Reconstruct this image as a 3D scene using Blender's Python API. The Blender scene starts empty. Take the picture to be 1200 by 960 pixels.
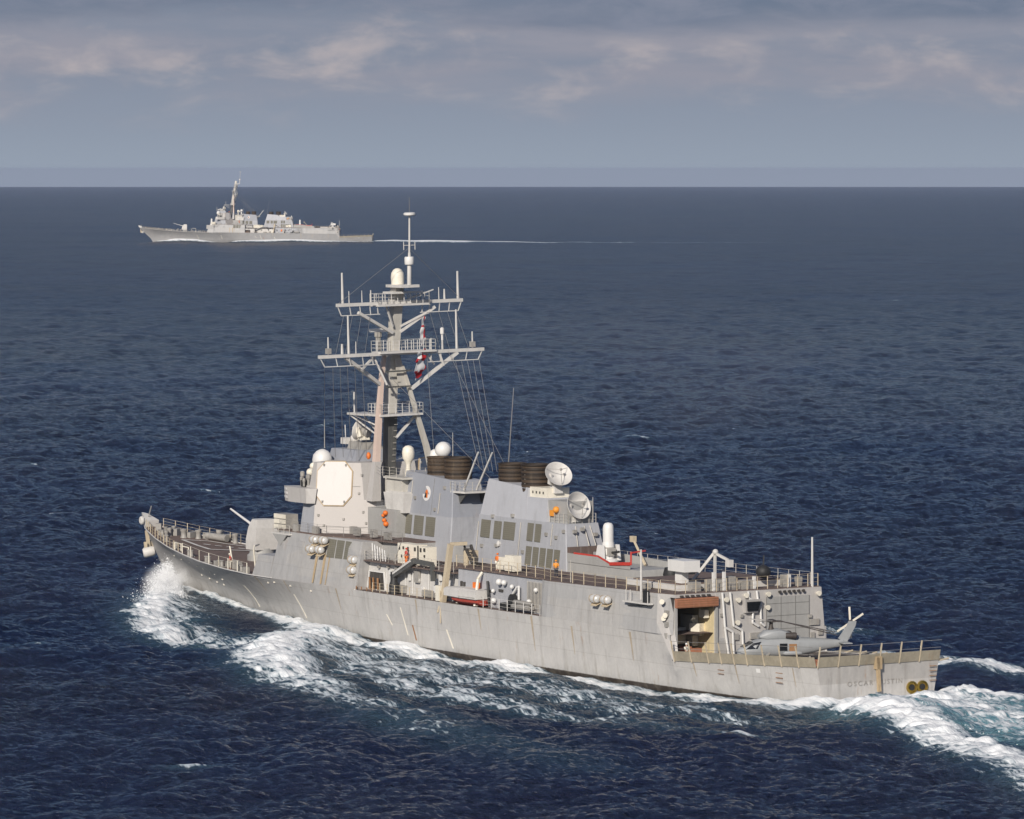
import bpy, bmesh, math, random
import numpy as np
from mathutils import Matrix, Vector, Euler
random.seed(7); RNG = np.random.default_rng(11)
R = math.radians
SC = bpy.context.scene
COL = SC.collection

# ------------------------------------------------------------------ camera, sky, sun, exposure
cam = bpy.data.cameras.new('camera'); camo = bpy.data.objects.new('camera', cam); COL.objects.link(camo)
cam.sensor_width = 36; cam.sensor_fit = 'HORIZONTAL'; cam.lens = 174.9
cam.clip_start = 5; cam.clip_end = 120000
camo.location = (0, 0, 50); camo.rotation_euler = (R(90 - 2.773), 0, 0)
SC.camera = camo
SUN_EL, SUN_AZ = 27.0, 199.0           # azimuth clockwise from +Y
wd = bpy.data.worlds.new('World'); SC.world = wd; wd.use_nodes = True
SC.view_settings.view_transform = 'Standard'; SC.view_settings.look = 'None'
SC.view_settings.exposure = 0; SC.view_settings.gamma = 1
SC.view_settings.use_curve_mapping = False
sl = bpy.data.lights.new('sun', 'SUN'); sl.energy = 4.4; sl.angle = R(0.5); sl.color = (1, .93, .83)
slo = bpy.data.objects.new('sun', sl); COL.objects.link(slo)
sdir = Vector((math.sin(R(SUN_AZ)) * math.cos(R(SUN_EL)), math.cos(R(SUN_AZ)) * math.cos(R(SUN_EL)), math.sin(R(SUN_EL))))
slo.rotation_euler = sdir.to_track_quat('Z', 'Y').to_euler(); slo.location = (0, 0, 300)


class NT:
    """small helper for node trees"""
    def __init__(s, tree):
        s.t = tree; s.n = tree.nodes; s.n.clear()
    def new(s, typ, props=None, **ins):
        nd = s.n.new(typ)
        for k, v in (props or {}).items(): setattr(nd, k, v)
        for k, v in ins.items():
            k = k.replace('_', ' ')
            if k.startswith('i') and k[1:].isdigit(): sk = nd.inputs[int(k[1:])]
            else: sk = nd.inputs[k]
            s.set(sk, v)
        return nd
    def set(s, sk, v):
        if isinstance(v, bpy.types.NodeSocket): s.t.links.new(v, sk)
        elif isinstance(v, bpy.types.Node): s.t.links.new(v.outputs[0], sk)
        elif isinstance(v, (tuple, list)) and len(v) == 3 and len(sk.default_value) == 4: sk.default_value = (*v, 1)
        else: sk.default_value = v
    def math(s, op, a, b=0.0, c=0.0, clamp=False):
        nd = s.n.new('ShaderNodeMath'); nd.operation = op; nd.use_clamp = clamp
        s.set(nd.inputs[0], a); s.set(nd.inputs[1], b); s.set(nd.inputs[2], c); return nd.outputs[0]
    def mix(s, f, a, b, mode='MIX'):
        nd = s.n.new('ShaderNodeMixRGB'); nd.blend_type = mode
        s.set(nd.inputs[0], f); s.set(nd.inputs[1], a); s.set(nd.inputs[2], b); return nd.outputs[0]
    def ramp(s, v, lo, hi, a=0.0, b=1.0, smooth=True):
        nd = s.n.new('ShaderNodeMapRange'); nd.interpolation_type = 'SMOOTHSTEP' if smooth else 'LINEAR'
        for i, x in enumerate((v, lo, hi, a, b)): s.set(nd.inputs[i], x)
        return nd.outputs[0]
    def noise(s, vec, scale, detail=3, rough=.5, dist=0.0):
        return s.new('ShaderNodeTexNoise', None, Vector=vec, Scale=scale, Detail=detail, Roughness=rough, Distortion=dist).outputs[0]
    def scale(s, vec, k):
        nd = s.n.new('ShaderNodeMapping'); s.set(nd.inputs[0], vec); nd.inputs[3].default_value = k; return nd.outputs[0]


def build_world():
    t = NT(wd.node_tree)
    geo = t.new('ShaderNodeTexCoord').outputs['Generated']
    sky = t.new('ShaderNodeTexSky', dict(sky_type='NISHITA', sun_disc=False, sun_elevation=R(SUN_EL), sun_rotation=R(SUN_AZ), air_density=1.0, dust_density=1.5, ozone_density=1.0))
    sep = t.new('ShaderNodeSeparateXYZ', None, Vector=geo); z = sep.outputs[2]
    # the cloud deck low over the horizon, by direction
    big = t.noise(t.scale(geo, (13, 13, 80)), 1.0, 5, .55, .3)
    puf = t.noise(t.scale(geo, (48, 48, 120)), 1.0, 6, .58, .3)
    edge = t.math('ADD', z, t.math('ADD', t.math('MULTIPLY', t.math('SUBTRACT', big, .5), .018), t.math('MULTIPLY', t.math('SUBTRACT', puf, .5), .010)))
    hor = t.mix(t.ramp(z, -.004, .014), (.305, .358, .438), (.262, .304, .384))
    grey = t.mix(t.ramp(big, .35, .65), (.225, .262, .34), (.30, .305, .365))
    white = t.mix(t.ramp(puf, .44, .76), grey, (.44, .405, .425))
    c1 = t.mix(t.ramp(edge, .0075, .0225), hor, white)
    dark = t.mix(t.ramp(puf, .3, .7), (.150, .192, .27), (.23, .255, .33))
    c2 = t.mix(t.ramp(edge, .0265, .0335), c1, dark)
    # a broken deck higher up, deep blue between
    hi = t.noise(t.scale(geo, (2.2, 2.2, 5)), 1.0, 5, .55)
    skyc = t.mix(1.0, sky.outputs[0], (.040, .046, .062), 'MULTIPLY')
    up = t.mix(t.ramp(hi, .52, .70), skyc, (.088, .112, .175))
    c3 = t.mix(t.ramp(z, .034, .075), c2, up)
    bg = t.new('ShaderNodeBackground', None, Color=c3, Strength=1.0)
    # below the horizon the sea lies; keep the Nishita ground term out
    out = t.new('ShaderNodeOutputWorld'); t.t.links.new(bg.outputs[0], out.inputs[0])
build_world()

# ------------------------------------------------------------------ materials
MATS = {}
def material(name):
    m = bpy.data.materials.new(name); m.use_nodes = True; MATS[name] = m
    return m, NT(m.node_tree)
def finish(t, bsdf):
    o = t.new('ShaderNodeOutputMaterial'); t.t.links.new(bsdf.outputs[0], o.inputs[0])

def paint(name, col, rough=.55, var=.10, rust=.0, plates=0.0, metal=0.0, grime=.15, boot=False, patches=0.0):
    m, t = material(name)
    co = t.new('ShaderNodeTexCoord').outputs['Object']
    n1 = t.noise(co, .35, 5, .6); n2 = t.noise(co, 3.0, 4, .6)
    v = t.math('ADD', t.math('MULTIPLY', n1, .6), t.math('MULTIPLY', n2, .4))
    c = t.mix(t.ramp(v, .3, .7), tuple(x * (1 - var) for x in col), tuple(min(1, x * (1 + var)) for x in col))
    st = t.noise(t.scale(co, (1.1, 1.1, .11)), 1.0, 5, .62)
    st2 = t.noise(t.scale(co, (5, 5, .35)), 1.0, 3, .6)
    if grime:
        c = t.mix(t.math('MULTIPLY', t.ramp(st, .52, .72), grime), c, (.14, .125, .105))
        c = t.mix(t.math('MULTIPLY', t.ramp(st2, .55, .75), grime * .6), c, (.62, .60, .57))
    if patches:
        vo = t.new('ShaderNodeTexVoronoi', dict(distance='CHEBYCHEV'), Vector=t.scale(co, (.12, .12, .42)), Scale=1.0)
        g = t.new('ShaderNodeSeparateColor', None, Color=vo.outputs['Color']).outputs[0]
        c = t.mix(t.math('MULTIPLY', t.ramp(g, .55, .6), patches), c, tuple(x * .82 for x in (col[0] * .95, col[1], col[2] * 1.08)))
    bump = None
    if plates:
        sp = t.new('ShaderNodeSeparateXYZ', None, Vector=co)
        cb = t.new('ShaderNodeCombineXYZ', None, X=sp.outputs[0], Y=sp.outputs[2])
        br = t.new('ShaderNodeTexBrick', dict(offset=.37), Vector=cb, Color1=(1, 1, 1, 1), Color2=(.93, .93, .94, 1), Mortar=(.72, .70, .68, 1), Scale=1.0, Mortar_Size=.03, Brick_Width=7.3, Row_Height=2.15)
        c = t.mix(plates, c, br.outputs[0], 'MULTIPLY')
        wv = t.noise(t.scale(co, (.8, .8, .5)), 1.0, 2, .5)
        bump = t.new('ShaderNodeBump', None, Strength=.5, Distance=.2, Height=wv)
    if rust:
        r0 = t.noise(t.scale(co, (.55, .55, .13)), 1.0, 6, .68); r1 = t.noise(co, 2.2, 5, .65)
        rr = t.math('MULTIPLY', t.ramp(r0, .60, .74), t.ramp(r1, .42, .62))
        c = t.mix(t.math('MULTIPLY', rr, rust), c, (.30, .15, .06))
        r2 = t.math('MULTIPLY', t.ramp(st2, .62, .72), t.ramp(n1, .52, .62))
        c = t.mix(t.math('MULTIPLY', r2, rust), c, (.26, .14, .07))
    if boot:
        z = t.new('ShaderNodeSeparateXYZ', None, Vector=co).outputs[2]
        zz = t.math('ADD', z, t.math('MULTIPLY', t.math('SUBTRACT', n2, .5), .12))
        c = t.mix(t.ramp(zz, .05, -.05), c, (.045, .034, .026))
        salt = t.math('MULTIPLY', t.ramp(zz, 1.5, .1), t.ramp(st, .45, .65))
        c = t.mix(t.math('MULTIPLY', salt, .22), c, (.28, .24, .18))
    b = t.new('ShaderNodeBsdfPrincipled', None, Base_Color=c, Roughness=t.math('ADD', t.math('MULTIPLY', n2, .2), rough - .1), Metallic=metal)
    if bump: t.set(b.inputs['Normal'], bump.outputs[0])
    finish(t, b); return m

paint('hull_grey', (.455, .44, .42), plates=.6, rust=.55, boot=True, grime=.32, var=.08)
paint('plain_hull_grey', (.285, .28, .275), plates=.3, rust=.15, grime=.2)
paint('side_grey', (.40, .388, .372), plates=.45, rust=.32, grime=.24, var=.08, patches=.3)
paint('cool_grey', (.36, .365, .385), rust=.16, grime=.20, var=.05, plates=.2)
paint('dark_cool_grey', (.29, .30, .33), rust=.16, grime=.20, var=.05)
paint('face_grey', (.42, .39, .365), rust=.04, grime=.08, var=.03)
paint('cool_light', (.43, .435, .46), rust=.16, grime=.20, var=.04)
paint('warm_grey', (.44, .42, .40), rust=.16, grime=.20, var=.05)
paint('mid_grey', (.34, .335, .32), rust=.12, grime=.18, var=.08)  # plain darker grey for houses, doors and the gun base
paint('pale_grey', (.56, .54, .51), rust=.06, grime=.12)
paint('gear_grey', (.30, .285, .26), rust=.3, grime=.3, var=.25)
paint('white', (.68, .665, .64), rough=.4, rust=.03, grime=.10, var=.03)
paint('panel_white', (.56, .535, .51), rough=.45, grime=.10, var=.03)
paint('cream', (.74, .69, .58), rough=.45, rust=.06, grime=.1)
paint('pinkish_grey', (.60, .47, .40), rust=.05, grime=.1, var=.05)
paint('mast_grey', (.50, .475, .425), rust=.08, grime=.2)
paint('mast_dark', (.085, .085, .08), rust=.1, grime=.2)
paint('deck', (.125, .088, .074), rough=.9, var=.22, rust=.30, grime=.25)
paint('flight_deck', (.085, .068, .056), rough=.9, var=.3, rust=.6, grime=.2)
paint('deck_line', (.66, .63, .58), rust=.1, grime=.3)
paint('louvre_olive', (.155, .145, .112), rough=.7, var=.08, grime=.1)
paint('louvre_rib', (.19, .18, .145), rough=.7, var=.08)
paint('seam_grey', (.20, .195, .185))
paint('black', (.02, .02, .02), rough=.6, grime=.05)
paint('interior_dark', (.05, .045, .04), rough=.8)  # dark fittings; also the painted shade inside the hangar and passage doorway
paint('interior_cream', (.62, .52, .32), rough=.6, grime=.3, var=.12)
paint('roller_brown', (.36, .15, .085), rough=.6, var=.15)
paint('red', (.50, .045, .03), rough=.5)
paint('boat_red', (.36, .05, .03), rough=.55)
paint('orange', (.72, .17, .02), rough=.55)
paint('yellow_vest', (.72, .28, .03), rough=.6)
paint('navy_cloth', (.03, .032, .045), rough=.9)
paint('skin', (.45, .27, .19), rough=.6)
paint('net_beige', (.29, .255, .19), rough=.8, rust=.55, var=.2)
paint('post_beige', (.50, .42, .30), rough=.6, rust=.2)
paint('rail_grey', (.46, .43, .38), rough=.6, rust=.15)
paint('wire', (.20, .19, .18), rough=.6)
paint('brass', (.50, .34, .07), rough=.3, metal=.9)
paint('heli_grey', (.30, .31, .315), rough=.5, grime=.18, var=.06)
paint('heli_dark', (.055, .045, .04), rough=.6)
paint('glass_dark', (.015, .017, .02), rough=.1, grime=0)
paint('canister', (.60, .59, .57), rough=.28, grime=.06, metal=.15)
paint('rubber', (.035, .035, .033), rough=.7)
paint('name_grey', (.30, .28, .255), rough=.6, var=.2)
paint('rust_brown', (.26, .135, .06), rough=.85, var=.25)
paint('rust_faint', (.36, .30, .225), rough=.8, var=.15)
paint('rust_stain', (.40, .30, .18), rough=.8, var=.2)

def soot():
    m, t = material('soot')
    co = t.new('ShaderNodeTexCoord').outputs['Object']
    a = t.noise(t.scale(co, (.03, .03, 3.6)), 1.0, 4, .6); b = t.noise(t.scale(co, (1.2, 1.2, .4)), 1.0, 4, .6)
    c = t.mix(t.ramp(a, .42, .60), (.018, .012, .008), (.070, .045, .026))
    c = t.mix(t.math('MULTIPLY', t.ramp(b, .56, .74), .35), c, (.17, .13, .085))
    finish(t, t.new('ShaderNodeBsdfPrincipled', None, Base_Color=c, Roughness=.7))
soot()
def checker_flag():
    m, t = material('flag_checker')
    co = t.new('ShaderNodeTexCoord').outputs['Object']
    n = t.new('ShaderNodeTexVoronoi', dict(distance='CHEBYCHEV'), Vector=t.scale(co, (1, 1.6, 1.1)), Scale=1.0)
    g = t.new('ShaderNodeSeparateColor', None, Color=n.outputs['Color']).outputs[0]
    c = t.mix(t.ramp(g, .50, .52), (.50, .015, .02), (.78, .76, .74))
    finish(t, t.new('ShaderNodeBsdfPrincipled', None, Base_Color=c, Roughness=.8))
checker_flag()

# ------------------------------------------------------------------ mesh builder
class MB:
    def __init__(s): s.v = []; s.f = []
    def add(s, vs, fs):
        o = len(s.v); s.v += [tuple(p) for p in vs]; s.f += [tuple(i + o for i in f) for f in fs]; return s
    def box(s, x0, x1, y0, y1, z0, z1):
        return s.add([(x0, y0, z0), (x1, y0, z0), (x1, y1, z0), (x0, y1, z0), (x0, y0, z1), (x1, y0, z1), (x1, y1, z1), (x0, y1, z1)],
                     [(3, 2, 1, 0), (4, 5, 6, 7), (0, 1, 5, 4), (1, 2, 6, 5), (2, 3, 7, 6), (3, 0, 4, 7)])
    def cbox(s, c, d, rz=0.0, tilt=0.0):
        M = Matrix.Rotation(rz, 3, 'Z') @ Matrix.Rotation(tilt, 3, 'Y')
        vs = [Vector(c) + M @ Vector((a * d[0] / 2, b * d[1] / 2, e * d[2] / 2)) for e in (-1, 1) for a, b in ((-1, -1), (1, -1), (1, 1), (-1, 1))]
        return s.add(vs, [(3, 2, 1, 0), (4, 5, 6, 7), (0, 1, 5, 4), (1, 2, 6, 5), (2, 3, 7, 6), (3, 0, 4, 7)])
    def frustum(s, bot, z0, top, z1):
        """two plan outlines (counter-clockwise from above); z may be a list"""
        n = len(bot); zb = z0 if isinstance(z0, (list, tuple)) else [z0] * n; zt = z1 if isinstance(z1, (list, tuple)) else [z1] * n
        vs = [(p[0], p[1], zb[i]) for i, p in enumerate(bot)] + [(p[0], p[1], zt[i]) for i, p in enumerate(top)]
        fs = [(i, (i + 1) % n, n + (i + 1) % n, n + i) for i in range(n)] + [tuple(range(n))[::-1], tuple(range(n, 2 * n))]
        return s.add(vs, fs)
    def tube(s, p, q, r0, r1=None, n=8, caps=True):
        r1 = r0 if r1 is None else r1
        p, q = Vector(p), Vector(q); a = (q - p).normalized()
        u = a.orthogonal().normalized(); w = a.cross(u)
        vs = []
        for c, r in ((p, r0), (q, r1)):
            for i in range(n):
                t = 2 * math.pi * i / n; vs.append(c + r * (math.cos(t) * u + math.sin(t) * w))
        fs = [(i, (i + 1) % n, n + (i + 1) % n, n + i) for i in range(n)]
        if caps: fs += [tuple(range(n))[::-1], tuple(range(n, 2 * n))]
        return s.add(vs, fs)
    def bar(s, p, q, w, h=None):
        h = w if h is None else h
        p, q = Vector(p), Vector(q); a = (q - p).normalized()
        up = Vector((0, 0, 1)) if abs(a.z) < .95 else Vector((1, 0, 0))
        u = a.cross(up).normalized(); v = u.cross(a)
        vs = [c + u * (i * w / 2) + v * (j * h / 2) for c in (p, q) for i, j in ((-1, -1), (1, -1), (1, 1), (-1, 1))]
        return s.add(vs, [(3, 2, 1, 0), (4, 5, 6, 7), (0, 1, 5, 4), (1, 2, 6, 5), (2, 3, 7, 6), (3, 0, 4, 7)])
    def path(s, pts, r, n=6):
        for a, b in zip(pts[:-1], pts[1:]): s.tube(a, b, r, n=n)
        return s
    def lathe(s, prof, o, axis=(0, 0, 1), n=20):
        """profile of (radius, height) along axis from o"""
        a = Vector(axis).normalized(); u = a.orthogonal().normalized(); w = a.cross(u); o = Vector(o)
        vs = []; m = len(prof)
        for r, h in prof:
            for i in range(n):
                t = 2 * math.pi * i / n; vs.append(o + a * h + max(r, 1e-4) * (math.cos(t) * u + math.sin(t) * w))
        fs = [(k * n + i, k * n + (i + 1) % n, (k + 1) * n + (i + 1) % n, (k + 1) * n + i) for k in range(m - 1) for i in range(n)]
        fs += [tuple(range(n))[::-1], tuple(range((m - 1) * n, m * n))]
        return s.add(vs, fs)
    def ball(s, c, r, sz=1.0, n=18):
        prof = [(r * math.sin(math.pi * k / 10), -r * sz * math.cos(math.pi * k / 10)) for k in range(11)]
        return s.lathe(prof, c, n=n)
    def loft(s, rings, caps=True):
        n = len(rings[0]); vs = [p for r in rings for p in r]
        fs = [(k * n + i, k * n + (i + 1) % n, (k + 1) * n + (i + 1) % n, (k + 1) * n + i) for k in range(len(rings) - 1) for i in range(n)]
        if caps: fs += [tuple(range(n))[::-1], tuple(range((len(rings) - 1) * n, len(rings) * n))]
        return s.add(vs, fs)
    def slab(s, quad, t):
        """a four (or more) cornered plate given a thickness along its normal"""
        q = [Vector(p) for p in quad]; nn = (q[1] - q[0]).cross(q[2] - q[0]).normalized() * t; n = len(q)
        vs = [p for p in q] + [p + nn for p in q]
        return s.add(vs, [tuple(range(n))[::-1], tuple(range(n, 2 * n))] + [(i, (i + 1) % n, n + (i + 1) % n, n + i) for i in range(n)])
    def build(s, name, mat, parent=None, smooth=0):
        me = bpy.data.meshes.new(name); me.from_pydata(s.v, [], s.f); me.materials.append(MATS[mat])
        bm = bmesh.new(); bm.from_mesh(me); bmesh.ops.recalc_face_normals(bm, faces=bm.faces); bm.to_mesh(me); bm.free()
        if smooth:
            me.shade_smooth(); me.set_sharp_from_angle(angle=R(smooth))
        o = bpy.data.objects.new(name, me); COL.objects.link(o)
        if parent: o.parent = parent
        return o
    def each(s, name, mat, parent=None, smooth=0):
        """one object per separate piece"""
        root = list(range(len(s.v)))
        def find(i):
            while root[i] != i: root[i] = root[root[i]]; i = root[i]
            return i
        for f in s.f:
            for i in f[1:]: root[find(i)] = find(f[0])
        groups = {}
        for f in s.f: groups.setdefault(find(f[0]), []).append(f)
        out = []
        for fs in groups.values():
            idx = sorted({i for f in fs for i in f}); mp = {v: k for k, v in enumerate(idx)}
            m = MB(); m.v = [s.v[i] for i in idx]; m.f = [tuple(mp[i] for i in f) for f in fs]; out.append(m.build(name, mat, parent, smooth))
        return out

def tag(o, label, cat, group=None, kind=None):
    if label: o['label'] = label
    if cat: o['category'] = cat
    if group: o['group'] = group
    if kind: o['kind'] = kind
    return o
def empty(name, label, cat, group=None):
    o = bpy.data.objects.new(name, None); COL.objects.link(o); o.empty_display_size = .5
    return tag(o, label, cat, group)
def children(o): return [c for c in COL.objects if c.parent == o]
def copy_tree(o, parent=None):
    c = o.copy(); COL.objects.link(c)
    if parent: c.parent = parent
    for ch in children(o): copy_tree(ch, c)
    return c

# ------------------------------------------------------------------ the near destroyer: x forward from the transom, y to port, z up from the water
HEAD = R(120.4485)
SHIP = empty('destroyer', 'large grey destroyer in the foreground with a helicopter parked on its stern deck', 'warship', 'grey destroyers under way')
SHIP.location = (34.349, 464.362, -.1); SHIP.rotation_euler = (R(-.3), 0, HEAD)
SM = Matrix.Translation(SHIP.location) @ SHIP.rotation_euler.to_matrix().to_4x4()
def aboard(o, p, rz=0.0, ry=0.0):
    """stand a thing of its own on the ship"""
    o.matrix_world = SM @ Matrix.Translation(p) @ Matrix.Rotation(rz, 4, 'Z') @ Matrix.Rotation(ry, 4, 'Y'); return o
def lerp_tab(tab, x): return float(np.interp(x, [r[0] for r in tab], [r[1] for r in tab]))
HB_DECK = [(0, 6.9), (5, 7.45), (10, 8.0), (16, 8.5), (22, 9.0), (35, 9.6), (50, 9.9), (65, 10), (80, 9.95), (95, 9.75), (103, 9.6), (110, 9.25), (118, 8.5), (126, 7.5), (133, 6.3), (140, 4.9), (146, 3.4), (151, 1.9), (153.5, .9), (154.6, .12)]
HB_WL = [(0, 6.2), (10, 7.2), (22, 8.3), (35, 9.0), (50, 9.35), (70, 9.4), (82, 9.1), (95, 8.1), (110, 5.9), (118, 4.7), (126, 3.5), (133, 2.5), (140, 1.6), (146, .9), (151, .4), (154.6, .06)]
Z_DECK = [(0, 3.75), (21.9, 2.65), (22.3, 5.15), (47, 5.2), (84, 5.05), (100, 4.9), (110, 4.8), (118, 4.9), (126, 5.1), (133, 5.4), (140, 5.8), (146, 6.3), (151, 6.85), (154.6, 7.35)]
STEM = [(-4.5, 144.5), (0, 147.2), (2.34, 149.8), (5, 152.8), (6.9, 154.2), (7.4, 154.7), (9, 155.6)]
def hb(x): return lerp_tab(HB_DECK, x)
def zd(x): return lerp_tab(Z_DECK, x)
def hull_pt(x, f):
    """f: -.6 keel .. 0 waterline .. 1 deck edge"""
    z1 = zd(x)
    if f >= 0:
        z = z1 * f; flare = f ** (1.0 + .9 * min(1, max(0, (x - 85) / 50)))
        y = lerp_tab(HB_WL, x) + (hb(x) - lerp_tab(HB_WL, x)) * flare
    else:
        z = 4.5 * f / .6; y = lerp_tab(HB_WL, x) * (1 + f * .45)
    k = max(0, (x - 108) / (154.6 - 108)); k = k * k * (3 - 2 * k)
    return x + k * (lerp_tab(STEM, z) - 154.6), y, z

def build_hull():
    xs = sorted(set(list(np.linspace(0, 21.9, 10)) + [22.3] + list(np.linspace(24, 104, 30)) + list(np.linspace(106, 154.6, 32))))
    fs = [-.6, -.3, -.12, 0, .15, .3, .45, .6, .75, .9, 1.0]
    rings = []
    for x in xs:
        port = [hull_pt(x, f) for f in fs]
        rings.append([(a, -b, c) for a, b, c in port] + [(a, b, c) for a, b, c in port[::-1]])
    m = MB(); n = len(rings[0]); vs = [p for r in rings for p in r]
    m.add(vs, [(k * n + i, k * n + i + 1, (k + 1) * n + i + 1, (k + 1) * n + i) for k in range(len(rings) - 1) for i in range(n - 1) if i != len(fs) - 1])
    h = m.build('hull', 'hull_grey', SHIP, 34)
    t = MB(); t.add(rings[0], [tuple(range(n))])
    t.build('transom', 'hull_grey', SHIP)
    # weather decks, just below the sheer line
    def deck(x0, x1, name, mat, inset=.06):
        d = MB(); sx = [x for x in xs if x0 <= x <= x1]; pts = []
        for x in sx:
            a, b, c = hull_pt(x, 1.0); pts += [(a, -b + inset, c - .05), (a, b - inset, c - .05)]
        d.add(pts, [(2 * i, 2 * i + 2, 2 * i + 3, 2 * i + 1) for i in range(len(sx) - 1)])
        return d.build(name, mat, SHIP)
    deck(104, 156, 'forecastle_deck', 'deck'); deck(22.2, 106.5, 'main_deck', 'deck'); deck(0, 21.95, 'flight_deck', 'flight_deck')
    # pale gunwale strip along the bow
    g = MB()
    for s in (1, -1):
        pp = [hull_pt(x, 1.0) for x in np.linspace(104, 154.5, 30)]
        g.path([(a, s * b, c + .03) for a, b, c in pp], .07, 5)
    g.build('gunwale', 'pale_grey', SHIP)
    # step bulkhead in the hull at the hangar
    MB().box(22.02, 22.25, -9.0, 3.9, 2.0, 5.1).build('bulkhead', 'side_grey', SHIP)
    return h
hull = build_hull()

def ring_sym(half):
    """port half from bow to stern -> counter-clockwise outline"""
    return [(x, y) for x, y in half] + [(x, -y) for x, y in half[::-1]]
def house(name, half0, z0, half1, z1, mat, parent=SHIP):
    return MB().frustum(ring_sym(half0), z0, ring_sym(half1), z1).build(name, mat, parent)
def rails(name, pts, h=1.0, step=1.7, mat='rail_grey', r=.035, wires=(.33, .66, 1.0), wr=.014, parent=SHIP, lean=(0, 0)):
    m = MB()
    for a, b in zip(pts[:-1], pts[1:]):
        a, b = Vector(a), Vector(b); n = max(1, int((b - a).length / step))
        for i in range(n + 1):
            p = a.lerp(b, i / n); m.tube(p, p + Vector((lean[0], lean[1], h)), r, n=5)
        for w in wires:
            o = Vector((lean[0] * w, lean[1] * w, h * w)); m.tube(a + o, b + o, wr, n=4)
    return m.build(name, mat, parent)

# ---- forward deckhouse, flush with the hull side
house('forward_deckhouse', [(104.9, 8.6), (104.9, 9.35), (84.4, 9.75)], 4.7, [(104.2, 7.5), (104.2, 8.25), (84.4, 8.75)], 10.1, 'side_grey')
house('breakwater_house', [(109.7, 9.1), (104.95, 9.35)], 4.6, [(108.8, 8.65), (104.9, 8.85)], 7.2, 'side_grey')
house('upper_deck', [(105.0, 8.3), (93.5, 8.4), (88.0, 7.2), (79.5, 6.7)], 10.1, [(105.0, 8.3), (93.5, 8.4), (88.0, 7.2), (79.5, 6.7)], 10.24, 'deck')
house('midships_house', [(84.4, 6.6), (79.5, 6.6)], 5.0, [(84.4, 6.3), (79.5, 6.3)], 10.1, 'mid_grey')
house('boat_deck_house', [(84.5, 8.1), (64.5, 8.1)], 5.0, [(84.5, 7.95), (64.5, 7.95)], 8.1, 'pale_grey')
house('boat_deck', [(84.3, 8.75), (64.3, 8.95)], 8.1, [(84.3, 8.75), (64.3, 8.95)], 8.22, 'deck')
# sloped brace where the flush wall ends; cream colour stands for sunlight on it
MB().slab([(84.45, 9.7, 5.0), (84.45, 8.2, 5.0), (84.45, 8.2, 8.1), (84.45, 8.75, 8.1)], -.25).build('end_plate', 'cream', SHIP)
# passage doorway in the white wall: a dark panel coloured for its shade
dw = MB(); dw.slab([(84.3, 8.16, 5.15), (80.6, 8.16, 5.15), (80.9, 8.1, 7.0), (84.0, 8.1, 7.0)], -.04); dw.build('passage_shade', 'interior_dark', SHIP)
fr = MB(); fr.bar((84.4, 8.18, 5.1), (84.05, 8.13, 7.05), .16); fr.bar((84.05, 8.13, 7.05), (80.85, 8.13, 7.05), .16); fr.bar((80.85, 8.13, 7.05), (80.5, 8.18, 5.1), .16)
fr.build('door_frame', 'white', SHIP)
gi = MB()
for x in (83.4, 82.6, 81.6): gi.tube((x, 8.45, 5.1), (x + .1, 8.45, 6.4), .12, n=6)
gi.each('fitting', 'rust_brown', SHIP)
# clutter on the white wall: lockers, pipes, junction boxes, reels
cl = MB()
for x, z, w, h in ((79.3, 7.2, .5, .5), (79.0, 6.3, .4, .7), (78.3, 5.9, .6, .5), (76.5, 7.4, .4, .4), (75.2, 7.0, .3, .8), (70.2, 7.4, .6, .6), (69.5, 6.1, .7, .8), (68.6, 7.4, .4, .7), (67.6, 6.6, .8, .5), (66.6, 7.6, .4, .4), (66.5, 6.0, .5, 1.0), (72.3, 5.9, .5, .5), (73.2, 6.8, .3, .3)):
    cl.box(x - w / 2, x + w / 2, 8.08, 8.3, z - h / 2, z + h / 2)
cl.each('wall_locker', 'white', SHIP)
cl = MB()
for x, z, w, h in ((77.9, 7.3, .55, 1.1), (73.5, 7.1, .9, 1.2), (77.0, 5.6, 2.2, .8), (71.0, 5.5, 2.6, .7), (67.8, 5.7, 1.4, .9), (81.9, 7.6, .25, .3), (79.8, 7.7, .25, .25), (69.0, 7.5, .2, .5)):
    cl.box(x - w / 2, x + w / 2, 8.09, 8.36, z - h / 2, z + h / 2)
cl.each('wall_gear', 'gear_grey', SHIP)
pp = MB()
for x in (80.2, 78.6, 76.2, 74.6, 71.2, 68.9, 66.0): pp.tube((x, 8.16, 5.2), (x, 8.08, 8.0), .05, n=5)
pp.each('wall_pipe', 'white', SHIP)
# boat crane, nearly black: post, jib, knuckle and its hanging arm
cr = empty_part = MB(); cr.lathe([(.55, 0), (.55, 1.0), (.4, 1.4), (.38, 2.4)], (77.3, 8.9, 5.0), n=10)
crane = cr.build('boat_crane', 'black', SHIP, 35)
j = MB(); j.bar((77.4, 8.9, 7.0), (72.6, 8.9, 8.9), .55, .62); j.build('jib', 'mast_dark', crane)
j = MB(); j.bar((77.0, 9.2, 7.25), (73.2, 9.2, 8.85), .16, .22); j.build('ram', 'pale_grey', crane)
j = MB(); j.bar((73.0, 8.9, 8.85), (69.0, 8.9, 8.75), .42, .45); j.bar((69.0, 8.9, 8.75), (68.9, 8.9, 7.0), .4, .4); j.build('arm', 'mast_dark', crane)
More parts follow.
